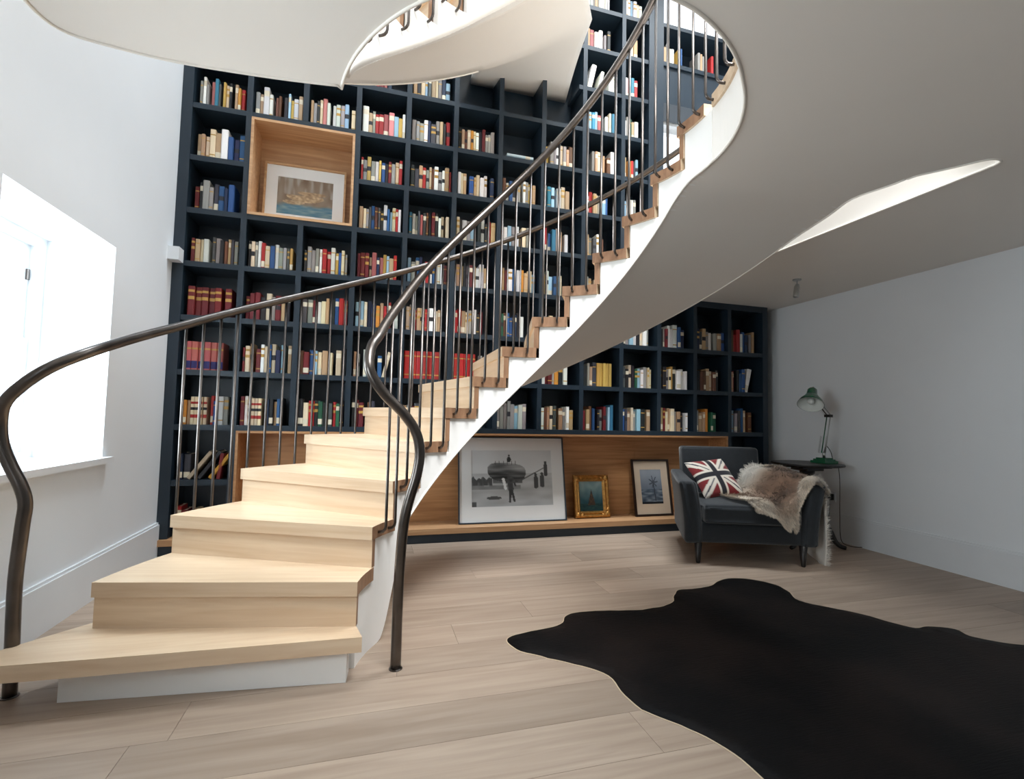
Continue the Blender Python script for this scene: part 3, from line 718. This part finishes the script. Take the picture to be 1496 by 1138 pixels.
def art_palm(u, v):
    c = mix((118, 130, 144), (160, 168, 178), smooth(0.3, 1, v)+0.2*nz_(u, v, 4))
    if v < 0.42: c = mix((70, 84, 100), (150, 160, 168), 0.4+0.9*nz_(u*0.7, v*3, 6, 3))
    if v < 0.06: c = (30, 34, 40)
    if seg(u, v, 0.66, 0.1, 0.6, 0.62, 0.02): c = (60, 66, 76)
    for a in range(7):
        if seg(u, v, 0.6, 0.62, 0.6+0.2*cos(a*0.9), 0.64+0.16*sin(a*0.9), 0.02): c = (78, 86, 96)
    return c
def picture(name, label, loc, lean, rz, w, h, fw, fd, m_frame, matw, m_mat, fn, nx, round_=0.003, gilt=False):
    p = sett(empty(name, loc), label, 'picture'); p.rotation_euler = (-lean, 0, rz)
    if gilt:
        V = []; F = []; n = 4
        prof = [(0.0, 0.0), (0.0, 0.03), (0.018, 0.045), (0.032, 0.026), (0.045, 0.034), (fw, 0.012), (fw, 0.0)]
        for (d, z) in prof:
            for (sx, sz) in ((-1, 0), (1, 0), (1, 1), (-1, 1)): V.append((sx*(w/2-d), -z, d if sz == 0 else h-d))
        for i in range(len(prof)-1):
            for j in range(4): F.append((i*4+j, i*4+(j+1) % 4, i*4+4+(j+1) % 4, i*4+4+j))
        fr = mk('frame', V, F, m_frame, p)
        B = []
        for sx in (-1, 1):
            for zz in (0.0, h):
                for (a, b, r) in ((0.03, 0.03, 0.034), (0.075, 0.022, 0.022), (0.022, 0.075, 0.022), (0.11, 0.02, 0.014), (0.02, 0.11, 0.014)):
                    x = sx*(w/2-a); z = zz+(b if zz == 0 else -b)
                    prof2 = [(0.001, -r*0.8), (r*0.7, -r*0.45), (r, 0), (r*0.7, r*0.45), (0.001, r*0.8)]
                    v, f = lathe_vf(prof2, 10); v = [(x+q[0], -0.03+q[2]*0.8, z+q[1]) for q in v]; B.append((v, f))
        V, F = cat(*B); mk('corner_scrolls', V, F, m_frame, fr, smooth=True)
    else:
        for nm, a, b in (('frame_rail', (-w/2, -fd, 0), (w/2, 0, fw)), ('frame_rail', (-w/2, -fd, h-fw), (w/2, 0, h)), ('frame_stile', (-w/2, -fd, fw), (-w/2+fw, 0, h-fw)), ('frame_stile', (w/2-fw, -fd, fw), (w/2, 0, h-fw))):
            V, F = boxes([(a, b)]); mk(nm, V, F, m_frame, p, fix=False)
    iw, ih = w-2*fw, h-2*fw
    if matw:
        ml, mr, mb, mt = matw
        V, F = boxes([((-iw/2, -0.008, fw), (-iw/2+ml, -0.004, fw+ih)), ((iw/2-mr, -0.008, fw), (iw/2, -0.004, fw+ih)), ((-iw/2+ml, -0.008, fw), (iw/2-mr, -0.004, fw+mb)), ((-iw/2+ml, -0.008, fw+ih-mt), (iw/2-mr, -0.004, fw+ih))])
        mk('mat_board', V, F, m_mat, p, fix=False)
    else: ml = mr = mb = mt = 0
    V, F, C = print_mesh(iw-ml-mr+0.004, ih-mb-mt+0.004, nx, fn); xo = (ml-mr)/2
    mk('print', [(v[0]+xo, -0.0035, v[2]+fw+mb-0.002) for v in V], F, M_PRINT, p, fix=False, cols=C)
    V, F = boxes([((-w/2+0.004, -0.003, 0.004), (w/2-0.004, 0.004, h-0.004))]); mk('backing', V, F, M_SUB, p, fix=False)
    return p
M_MAT = mat('white_mount', (236, 238, 238), 0.7, var=0.01); M_MATC = mat('cream_mount', (216, 196, 172), 0.7, var=0.02)
M_FDARK = mat('frame_dark_wood', (44, 30, 26), 0.4); M_FOAK = wood('frame_oak', (214, 172, 126), (190, 146, 102), 0.45)
M_FBLUE = mat('frame_slate', (52, 62, 72), 0.4); M_GILT = mat('frame_gilt', (188, 138, 72), 0.32, metal=0.65, var=0.3, scale=40, bump=0.2, bscale=120)
picture('framed_picture', 'oak framed print of boats in white mount standing in square oak niche', (-0.60, YIN-0.075, SZ(2)+TH+0.0205), 0.07, 0, 0.66, 0.55, 0.016, 0.022, M_FOAK, (0.09, 0.09, 0.085, 0.10), M_MAT, art_boats, 70)
picture('framed_picture', 'large black and white beached boat photograph in white mount on oak ledge', (1.315, 4.405, 0.1225), 0.19, 0, 1.035, 0.785, 0.010, 0.022, M_FBLUE, (0.115, 0.115, 0.135, 0.115), M_MAT, art_beach, 130)
picture('framed_picture', 'small ornate gilt framed ship painting leaning on oak ledge', (2.13, 4.47, 0.1225), 0.16, 0, 0.37, 0.41, 0.062, 0.03, M_GILT, None, None, art_ship, 50, gilt=True)
picture('framed_picture', 'dark framed palm seascape with cream mount leaning beside the armchair', (2.80, 4.44, 0.1225), 0.19, 0, 0.43, 0.565, 0.018, 0.025, M_FDARK, (0.075, 0.075, 0.10, 0.085), M_MATC, art_palm, 50)

# ================================================================== ARMCHAIR
M_FAB = mat('charcoal_wool', (29, 34, 39), 0.9, var=0.12, scale=30, bump=0.25, bscale=220, sheen=0.25)
M_LEG = mat('ebonised_wood', (24, 20, 19), 0.4)
AO = Vector((2.472, 3.305, 0)); AU = Vector((0.939, -0.343, 0)); AV = Vector((0.343, 0.939, 0))
ROTA = atan2(-0.343, 0.939)
AC = AO+AU*0.39+AV*0.36
ac = sett(empty('armchair', AC, ROTA), 'wide charcoal wool armchair with curved arms, buttoned back and dark tapered legs', 'armchair')
def ch(x, y, z): return (x-0.39, y-0.36, z)
def armfn(side):
    def fn(c):
        t = (c.z-0.15)/0.48; out = 0.055*t*t*(1 if t < 1 else 1)
        yb = (c.y+0.36-0.0)/0.8
        z = c.z+0.03*yb*t*0.6
        return (c.x+side*out, c.y-0.025*t*(1-yb), z)
    return fn
def taper(o):
    for v in o.data.vertices: v.co.x *= 1-0.24*max(0, min(1, (v.co.y+0.33)/0.73))
    o.data.update(); return o
def taper_(*a, **k): return taper(rbox(*a, **k))
taper_('arm', ch(-0.105, -0.03, 0.15), ch(0.03, 0.76, 0.625), 0.045, M_FAB, ac, 5, armfn(-1), sub=4)
taper_('arm', ch(0.75, -0.03, 0.15), ch(0.885, 0.76, 0.625), 0.045, M_FAB, ac, 5, armfn(1), sub=4)
taper_('seat_base', ch(0.0, -0.02, 0.155), ch(0.78, 0.74, 0.31), 0.03, M_FAB, ac, 4)
def cushfn(c):
    u = (c.x)/0.36; v = (c.y+0.05)/0.36
    return (c.x, c.y-0.012*(1-u*u), c.z+(0.022*(1-u*u)*(1-min(1, v*v)) if c.z > 0.38 else 0))
cu = taper_('seat_cushion', ch(0.035, -0.065, 0.312), ch(0.745, 0.56, 0.455), 0.045, M_FAB, ac, 5, cushfn, sub=6)
def piping(z, parent):
    P = []
    x0, x1, y0, y1 = -0.352, 0.352, -0.425, 0.19
    for (x, y) in ((x0, y1), (x0, y0+0.04), (x0+0.012, y0+0.012), (x0+0.04, y0), (x1-0.04, y0), (x1-0.012, y0+0.012), (x1, y0+0.04), (x1, y1)): P.append((x, y-0.01*(1-(x/0.36)**2) if y < y0+0.02 else y, z))
    V, F = tube_vf(P, 0.005, 6); mk('piping', V, F, M_FAB, parent, smooth=True, fix=False)
piping(0.43, cu)
def backfn(c):
    t = (c.z-0.3)/0.55; u = c.x/0.36
    return (c.x, c.y+0.10*t+0.03*u*u*0, c.z)
br = rbox('backrest', ch(0.055, 0.56, 0.30), ch(0.73, 0.70, 0.855), 0.04, M_FAB, ac, 5, backfn, sub=4)
M_BTN = mat('pearl_button', (196, 192, 186), 0.25)
for x in (0.22, 0.41, 0.565):
    z = 0.655; t = (z-0.3)/0.55; V, F = lathe_vf([(0.001, -0.004), (0.016, -0.002), (0.018, 0.003), (0.012, 0.008), (0.001, 0.009)], 14)
    p = ch(x, 0.56+0.10*t, z); mk('button', [(p[0]+v[0], p[1]-v[2], p[2]+v[1]) for v in V], F, M_BTN, br, smooth=True)
for (x, y) in ((0.0, 0.0), (0.78, 0.0), (0.11, 0.66), (0.67, 0.66)):
    p = ch(x, y, 0); V, F = lathe_vf([(0.014, 0.0), (0.017, 0.01), (0.030, 0.158)], 12, p); mk('leg', V, F, M_LEG, ac, smooth=True)

# patterned cushion
def jack(u, v):
    W_, R_, B_ = (226, 216, 202), (126, 26, 30), (26, 26, 34)
    x, y = u-0.5, v-0.5
    if abs(x) < 0.055 or abs(y) < 0.06: return B_
    if abs(x) < 0.115 or abs(y) < 0.125: return W_
    d1 = abs(y-x*0.95); d2 = abs(y+x*0.95); d = min(d1, d2)
    if d < 0.020: return (44, 46, 62)
    if d < 0.125: return W_
    return R_
def pillow(name, label, w, h, t, loc, mtx, fn, N=56):
    V = []; C = []; F = []
    for s in (1, -1):
        b = len(V)
        for i in range(N+1):
            for j in range(N+1):
                u, v = i/N, j/N; a, c = 2*u-1, 2*v-1
                k = max(0, (1-abs(a)**2.6)*(1-abs(c)**2.6))**0.5; e = 1-0.07*(abs(a)**2)*(1-c*c)*0-0.06*(1-abs(a))*abs(c)-0.06*(1-abs(c))*abs(a)
                V.append((a*w/2*e, -s*t/2*k, c*h/2*e)); C.append(L3(fn(u, v) if s == 1 else (40, 40, 46)))
        for f in grid_f(N+1, N+1): F.append(tuple(b+q for q in (reversed(f) if s == 1 else f)))
    o = mk(name, V, F, vcol_mat('woven_cushion', 0.9, 0.2), None, smooth=True, fix=False, cols=C); o.matrix_world = Matrix.Translation(loc) @ mtx
    return o
ax = Vector((0.944, 0.315, 0.094)).normalized(); az = Vector((-0.125, 0.20, 0.235)); az = (az-ax*az.dot(ax)).normalized(); ay = az.cross(ax)
pm = Matrix.Rotation(ROTA, 4, 'Z') @ Matrix(((ax.x, ay.x, az.x), (ax.y, ay.y, az.y), (ax.z, ay.z, az.z))).to_4x4()
pc = AO+AU*0.235+AV*0.36+Vector((0, 0, 0.61))
o = pillow('cushion', '', 0.37, 0.37, 0.13, pc, pm, jack)
sett(o, 'flag patterned cushion in cream, dark red and black on the armchair', 'cushion')

# fur throw over seat and arm
NET = [[(.40, .52, .475), (.52, .56, .52), (.66, .57, .69), (.80, .56, .70), (.94, .56, .68), (1.02, .54, .45), (1.03, .50, .16)],
       [(.34, .40, .475), (.48, .42, .50), (.64, .42, .60), (.76, .40, .685), (.92, .40, .685), (1.01, .40, .45), (1.0, .30, .05)],
       [(.24, .22, .482), (.42, .20, .49), (.60, .20, .515), (.735, .20, .655), (.90, .20, .675), (.985, .22, .46), (.985, .16, .02)],
       [(.28, .06, .484), (.45, .03, .49), (.60, .02, .495), (.715, .03, .60), (.86, .05, .665), (.965, .08, .50), (.975, .05, .012)],
       [(.36, -.03, .482), (.46, -.072, .475), (.58, -.092, .455), (.68, -.09, .50), (.78, -.01, .655), (.90, .0, .66), (.965, .02, .52)],
       [(.41, -.075, .455), (.47, -.094, .430), (.59, -.102, .37), (.675, -.104, .37), (.735, -.05, .60), (.86, -.035, .655), (.955, .0, .56)],
       [(.42, -.082, .44), (.48, -.098, .415), (.605, -.106, .318), (.67, -.108, .312), (.725, -.085, .50), (.84, -.052, .645), (.95, -.01, .555)]]
def tp(p): return (0.39+(p[0]-0.39)*(1-0.24*max(0, min(1, (p[1]-0.03)/0.73))), p[1], p[2])
NET = [[tp(p) for p in R] for R in NET]
rows = [crom([ch(*p) for p in R], 5) for R in NET]
colsn = [crom([rows[i][j] for i in range(len(rows))], 6) for j in range(len(rows[0]))]
NU, NV = len(colsn), len(colsn[0])
for i in range(NU):
    for j in range(NV):
        u, v = i/(NU-1), j/(NV-1)
        colsn[i][j].z += smooth(0.72, 1.0, v)*(0.085*math.exp(-((u-0.42)/0.022)**2)+0.03*math.exp(-((u-0.24)/0.03)**2))
        p = colsn[i][j]; k = mathutils.noise.noise(p*6+Vector((3, 1, 0)))
        if u < 0.8: p.z += 0.014*(k+0.3)*(1-smooth(0.7, 0.9, v))
def furcol(u, v, n):
    d = smooth(0.42, 0.12, hypot((u-0.42)*1.1, (v-0.40)*0.9)+0.07*n)
    c = mix((214, 200, 182), (122, 92, 70), d)
    c = mix(c, (232, 228, 220), 0.9*smooth(0.30, 0.05, v+0.08*n)*smooth(0.12, 0.25, u)*smooth(0.55, 0.42, u))
    c = mix(c, (228, 222, 214), 0.8*smooth(0.72, 0.88, u+0.06*n)); c = mix(c, (222, 206, 186), 0.7*smooth(0.7, 0.9, v))
    return c
V = []; C = []
for i in range(NU):
    for j in range(NV):
        p = colsn[i][j]; n = mathutils.noise.noise(p*9); V.append((p.x, p.y, p.z+0.012*n)); C.append(L3(furcol(i/(NU-1), j/(NV-1), n)))
fu = sett(empty('fur_throw', AC, ROTA), 'cream and brown animal fur throw draped over armchair seat and right arm', 'throw')
M_FUR = vcol_mat('long_fur', 0.85, 0.3)
hd = mk('hide', V, grid_f(NU, NV), M_FUR, fu, smooth=True, fix=False, cols=C)
md = hd.modifiers.new('thickness', 'SOLIDIFY'); md.thickness = 0.008; md.offset = 0
HV, HF, HC = [], [], []
rf = random.Random(3)
for _ in range(34000):
    i = rf.random()*(NU-1.001); j = rf.random()*(NV-1.001)
    if rf.random() < 0.25:
        e = rf.random()
        if e < 0.35: j = NV-1.01-rf.random()*0.6
        elif e < 0.6: i = rf.random()*0.8
        elif e < 0.8: j = rf.random()*0.8
        else: i = NU-1.01-rf.random()*0.8
    i0, j0 = int(i), int(j); a, b = i-i0, j-j0
    p00, p10, p01 = colsn[i0][j0], colsn[i0+1][j0], colsn[i0][j0+1]
    p = p00+(p10-p00)*a+(p01-p00)*b
    du, dv = (p10-p00), (p01-p00); nn = du.cross(dv)
    if nn.length < 1e-9: continue
    nn = -nn.normalized()
    if nn.z < -0.2 or (abs(nn.z) < 0.3 and nn.y > 0.3): nn = -nn
    if nn.z < 0 and nn.x < 0 and i > NU*0.7: nn = -nn
    fl_ = (dv.normalized()*0.9+Vector((0, -0.05, -0.45))+Vector((rf.uniform(-.6, .6), rf.uniform(-.6, .6), rf.uniform(-.4, .4))))
    if j > NV-2: fl_ = fl_+dv.normalized()*0.8
    if i < 1: fl_ = fl_-du.normalized()*1.0
    if j < 1: fl_ = fl_-dv.normalized()*1.8
    l = rf.uniform(0.022, 0.050); tip = p+nn*l*0.55+fl_.normalized()*l*0.8
    tip.z = max(tip.z, 0.002)
    side = nn.cross(fl_); side = side.normalized()*0.0024 if side.length > 1e-6 else Vector((0.0016, 0, 0))
    q = len(HV); HV += [p-side, p+side, tip]; HF.append((q, q+1, q+2))
    n = mathutils.noise.noise(p*9); f = rf.uniform(0.78, 1.12); c = L3(tuple(min(255, v*f) for v in furcol(i/(NU-1), j/(NV-1), n))); HC += [c, c, c]
h_ = mk('fur', HV, HF, M_FUR, fu, fix=False, cols=HC); h_['kind'] = 'stuff'

# ================================================================== SIDE TABLE, LAMP, SOCKET
TC = (3.80, 3.55, 0)
tb = sett(empty('side_table', TC), 'small round black pedestal table with curved tripod feet in the corner', 'table')
V, F = lathe_vf([(0.01, 0.712), (0.27, 0.712), (0.288, 0.717), (0.29, 0.725), (0.285, 0.734), (0.01, 0.735)], 40); mk('table_top', V, F, M_LEG, tb, smooth=False)
V, F = boxes([((-0.16, -0.11, 0.690), (0.16, -0.07, 0.712)), ((-0.16, 0.07, 0.690), (0.16, 0.11, 0.712)), ((-0.09, -0.09, 0.668), (0.09, 0.09, 0.690))]); mk('top_block', V, F, M_LEG, tb, fix=False)
V, F = lathe_vf([(0.055, 0.20), (0.06, 0.24), (0.035, 0.28), (0.028, 0.36), (0.042, 0.46), (0.048, 0.52), (0.03, 0.58), (0.034, 0.62), (0.06, 0.64), (0.062, 0.668)], 18); mk('pedestal', V, F, M_LEG, tb, smooth=True)
for a in (-0.75, 1.35, 3.44):
    P = [(0.03, 0, 0.26), (0.10, 0, 0.235), (0.16, 0, 0.16), (0.20, 0, 0.07), (0.24, 0, 0.028), (0.285, 0, 0.016)]
    P = [(p[0]*cos(a), p[0]*sin(a), p[2]) for p in P]
    V, F = tube_vf(crom(P, 4), [0.030-0.014*i/20 for i in range(21)], 8); mk('foot', V, F, M_LEG, tb, smooth=True, fix=False)
M_GREEN = mat('lamp_green_enamel', (22, 92, 62), 0.25, coat=0.3, var=0.04); M_CHROME = mat('lamp_steel', (190, 192, 192), 0.3, metal=1.0); M_INS = mat('lamp_white_inside', (226, 230, 226), 0.4); M_BLK = mat('black_plastic', (22, 22, 22), 0.45)
LB = (3.94, 3.50, 0.735)
lm = sett(empty('desk_lamp', LB), 'green articulated desk lamp with sprung double arms on the round table', 'lamp')
V, F = boxes([((-0.075, -0.075, 0.0005), (0.075, 0.075, 0.022)), ((-0.06, -0.06, 0.022), (0.06, 0.06, 0.036)), ((-0.045, -0.045, 0.036), (0.045, 0.045, 0.048))]); mk('base', V, F, M_GREEN, lm, fix=False)
tube('stem', [(0, 0, 0.048), (0, 0, 0.10)], 0.012, M_CHROME, lm, 12)
EL = Vector((0.06, 0.0, 0.425)); HD = Vector((-0.112, 0.0, 0.60))
for dy in (-0.018, 0.018):
    tube('lower_arm', [(-0.008, dy, 0.09), (EL.x, EL.y+dy, EL.z)], 0.0045, M_GREEN if dy > 0 else M_CHROME, lm, 8)
    tube('upper_arm', [(EL.x+0.006, EL.y+dy, EL.z), (HD.x, HD.y+dy, HD.z)], 0.0045, M_BLK if dy > 0 else M_CHROME, lm, 8)
def coil(a, b, r, turns, n=8):
    a, b = Vector(a), Vector(b); d = b-a; t = d.normalized(); s = t.cross(Vector((0, 1, 0))).normalized(); u = t.cross(s); P = []
    for i in range(turns*n+1): q = 2*pi*i/n; P.append(a+d*(i/(turns*n))+s*r*cos(q)+u*r*sin(q))
    return P
for dy in (-0.03, 0.03):
    V, F = tube_vf(coil((-0.026, dy, 0.09), (0.004, dy, 0.24), 0.007, 14), 0.0015, 4); mk('spring', V, F, M_CHROME, lm, smooth=True, fix=False)
V, F = boxes([((0.035, -0.026, 0.412), (0.078, 0.026, 0.436))]); mk('elbow_joint', V, F, M_BLK, lm, fix=False)
tube('cap_knob', [HD+Vector((-0.02, -0.006, 0.045)), HD+Vector((-0.008, -0.002, 0.066)), HD+Vector((-0.002, 0, 0.078))], [0.02, 0.018, 0.009], M_BLK, lm, 10)
def shade_prof(s): return [(0.026, 0.09), (0.038, 0.075), (0.043, 0.025), (0.062, -0.012), (0.092, -0.055), (0.105, -0.09)]
def shade(parent):
    ax = Vector((-0.50, -0.34, -0.80)).normalized(); o0 = HD+Vector((-0.055, -0.03, -0.01)); q = (-ax).to_track_quat('Z', 'Y').to_matrix()
    n = 24; V = []; F = []; pr = shade_prof(1.0)
    for r, z in pr:
        for j in range(n): V.append(o0+q @ Vector((r*cos(2*pi*j/n), r*sin(2*pi*j/n), z)))
    for i in range(len(pr)-1):
        for j in range(n): F.append((i*n+j, i*n+(j+1) % n, (i+1)*n+(j+1) % n, (i+1)*n+j))
    F.append(tuple(range(n)))
    s = mk('lamp_shade', V, F, M_GREEN, parent, smooth=True)
    V2 = []
    for r, z in pr[2:]:
        for j in range(n): V2.append(o0+q @ Vector(((r-0.003)*cos(2*pi*j/n), (r-0.003)*sin(2*pi*j/n), z-0.0005)))
    F2 = [f for f in F if max(f) < n*(len(pr)-2)][:n*(len(pr)-3)]
    li = mk('shade_lining', V2, F2, M_INS, s, smooth=True); li['label'] = 'white enamel inside of the shade'
    c = o0+q @ Vector((0, 0, -0.055)); V3, F3 = lathe_vf([(0.004, 0.04), (0.013, 0.03), (0.015, 0.0), (0.026, -0.02), (0.028, -0.034), (0.018, -0.05), (0.003, -0.055)], 14)
    mk('bulb', [c+q @ Vector((v[0], v[1], v[2]+0.03)) for v in V3], F3, M_INS, s, smooth=True)
shade(lm)
tube('cord', crom([(0.0, 0.0, 0.10), (0.05, 0.02, 0.15), (0.11, 0.03, 0.10), (0.14, 0.03, 0.02), (0.185, 0.03, 0.004), (0.20, 0.02, -0.15), (0.195, 0.02, -0.45), (0.18, 0.0, -0.68), (0.20, -0.06, -0.728), (0.28, -0.12, -0.729)], 6), 0.003, M_BLK, lm, 6)
so = sett(empty('wall_socket', (XR, 3.72, 0.40)), 'double wall socket with black plug behind the side table', 'socket')
V, F = boxes([((-0.010, -0.073, -0.043), (-0.0005, 0.073, 0.043))]); mk('plate', V, F, M_TRIM, so, fix=False)
V, F = boxes([((-0.045, -0.06, -0.028), (-0.010, -0.008, 0.028)), ((-0.045, 0.01, -0.028), (-0.010, 0.062, 0.028))]); mk('plug', V, F, M_BLK, so, fix=False)
for yy in (-0.034, 0.036):
    V, F = tube_vf(crom([(-0.03, yy, -0.028), (-0.034, yy, -0.12), (-0.03, yy+0.02, -0.24), (-0.05, yy, -0.36), (-0.10, yy-0.05, -0.395)], 5), 0.003, 6); mk('flex', V, F, M_BLK, so, smooth=True, fix=False)

# ceiling spotlight
sp = sett(empty('spotlight', (3.50, 3.35, ZC)), 'small satin nickel spotlight on the low ceiling above the armchair', 'spotlight')
V, F = lathe_vf([(0.03, -0.012), (0.034, -0.010), (0.034, -0.0005), (0.01, -0.0003)], 20); mk('ceiling_rose', V, F, M_CHROME, sp, smooth=False)
tube('stem', [(0, 0, -0.012), (0, 0, -0.06)], 0.005, M_CHROME, sp, 8)
V, F = tube_vf([(0.004, 0.0, -0.048), (-0.004, -0.002, -0.07), (-0.024, -0.01, -0.155), (-0.025, -0.0105, -0.160)], [0.016, 0.022, 0.022, 0.020], 16); mk('lamp_barrel', V, F, M_CHROME, sp, smooth=True, fix=False)

# ================================================================== COWHIDE RUG
RUG = [(0.700, 2.395), (0.80, 2.430), (0.927, 2.457), (1.03, 2.50), (1.08, 2.58), (1.16, 2.61), (1.31, 2.60), (1.50, 2.565), (1.66, 2.575), (1.78, 2.62), (1.86, 2.72), (1.95, 2.80), (2.08, 2.80), (2.22, 2.83), (2.34, 2.90), (2.46, 2.925), (2.58, 2.87), (2.66, 2.74), (2.63, 2.60), (2.57, 2.47), (2.66, 2.34), (2.76, 2.215), (2.80, 2.09), (2.86, 2.00), (2.95, 2.00), (3.06, 1.94), (3.04, 1.86), (3.10, 1.78), (3.22, 1.70), (3.36, 1.60), (3.44, 1.44), (3.40, 1.22), (3.34, 1.02), (3.30, 0.80), (3.12, 0.70), (2.92, 0.78), (2.72, 0.86), (2.45, 0.84), (2.20, 0.90), (1.95, 0.86), (1.72, 0.80), (1.52, 0.84), (1.36, 0.96), (1.27, 1.10), (1.20, 1.26), (1.195, 1.38), (1.17, 1.48), (1.11, 1.58), (1.025, 1.70), (1.01, 1.83), (1.015, 1.95), (0.94, 2.05), (0.82, 2.155), (0.72, 2.25), (0.685, 2.33)]
N0 = len(RUG); out = []
for i in range(N0):
    p0, p1, p2, p3 = [Vector(RUG[(i+q) % N0]+(0,)) for q in (-1, 0, 1, 2)]
    for s in range(4):
        t = s/4; p = 0.5*((2*p1)+(p2-p0)*t+(2*p0-5*p1+4*p2-p3)*t*t+(3*p1-p0-3*p2+p3)*t**3)
        k = mathutils.noise.noise(p*14)*0.008; d = (p2-p0); nn = Vector((-d.y, d.x, 0)).normalized(); p = p+nn*k; out.append((p.x, p.y))
# interior points for gentle undulation
def inside(x, y):
    c = False; n = len(out); j = n-1
    for i in range(n):
        if (out[i][1] > y) != (out[j][1] > y) and x < (out[j][0]-out[i][0])*(y-out[i][1])/(out[j][1]-out[i][1])+out[i][0]: c = not c
        j = i
    return c
pts = list(out); x = 0.7
while x < 3.5:
    y = 0.7
    while y < 3.0:
        a, b = x+0.02*sin(31*y), y+0.02*sin(27*x)
        if inside(a, b) and min((a-p[0])**2+(b-p[1])**2 for p in out) > 0.0012: pts.append((a, b))
        y += 0.055
    x += 0.055
N0 = len(out)
vs, es, fs, *_ = delaunay_2d_cdt([Vector(p) for p in pts], [(i, (i+1) % N0) for i in range(N0)], [], 1, 1e-6)
M0 = len(vs); V = []
for lay in (0, 1):
    for i, v in enumerate(vs):
        edge = i < N0
        if lay == 0: V.append((v.x, v.y, 0.0008))
        else: V.append((v.x, v.y, 0.0035 if edge else 0.007+0.003*mathutils.noise.noise((v.x*3, v.y*3, 1))))
F = [tuple(reversed(f)) for f in fs]+[tuple(q+M0 for q in f) for f in fs]+[(i, (i+1) % N0, (i+1) % N0+M0, i+M0) for i in range(N0)]
def hide_mat():
    m = bpy.data.materials.new('cowhide'); m.use_nodes = True; n = m.node_tree.nodes; k = m.node_tree.links; b = n['Principled BSDF']
    b.inputs['Roughness'].default_value = 0.62; b.inputs['Specular IOR Level'].default_value = 0.12
    tc = n.new('ShaderNodeTexCoord'); t = n.new('ShaderNodeTexNoise'); t.inputs['Scale'].default_value = 1.8; t.inputs['Detail'].default_value = 5; k.new(tc.outputs['Object'], t.inputs['Vector'])
    r = n.new('ShaderNodeValToRGB'); e = r.color_ramp.elements; e[0].position = 0.42; e[0].color = L3((9, 8, 9))+(1,); e[1].position = 0.66; e[1].color = L3((30, 23, 21))+(1,)
    k.new(t.outputs['Fac'], r.inputs[0]); k.new(r.outputs[0], b.inputs['Base Color'])
    mp = n.new('ShaderNodeMapping'); mp.inputs['Rotation'].default_value = (0, 0, 0.6); mp.inputs['Scale'].default_value = (20, 160, 60); k.new(tc.outputs['Object'], mp.inputs['Vector'])
    t2 = n.new('ShaderNodeTexNoise'); t2.inputs['Scale'].default_value = 1.0; t2.inputs['Detail'].default_value = 3; k.new(mp.outputs[0], t2.inputs['Vector'])
    bp = n.new('ShaderNodeBump'); bp.inputs['Strength'].default_value = 0.5; bp.inputs['Distance'].default_value = 0.004; k.new(t2.outputs['Fac'], bp.inputs['Height']); k.new(bp.outputs[0], b.inputs['Normal'])
    return m
M_HIDE = hide_mat(); M_HEDGE = mat('hide_pale_edge', (196, 176, 150), 0.8)
RG = (2.1, 1.8, 0)
rg = sett(empty('cowhide_rug', RG), 'dark brown black cowhide rug spread over the oak floor', 'rug')
mk('hide', [(v[0]-RG[0], v[1]-RG[1], v[2]) for v in V], F, M_HIDE, rg, smooth=True)
V = []; F = []
for i in range(N0):
    a = Vector(out[i]); b = Vector(out[(i+1) % N0]); d = (b-a).normalized(); nrm = Vector((d.y, -d.x)); nrm = -nrm if inside(*(a+nrm*0.01)) else nrm
    q = a+nrm*0.005; V += [(a.x-RG[0], a.y-RG[1], 0.001), (q.x-RG[0], q.y-RG[1], 0.001), (q.x-RG[0], q.y-RG[1], 0.0025), (a.x-RG[0], a.y-RG[1], 0.003)]
for i in range(N0):
    j = (i+1) % N0
    for k in range(4): F.append((i*4+k, i*4+(k+1) % 4, j*4+(k+1) % 4, j*4+k))
o = mk('hide_edge', V, F, M_HEDGE, rg); o['label'] = 'thin pale leather rim of the hide'
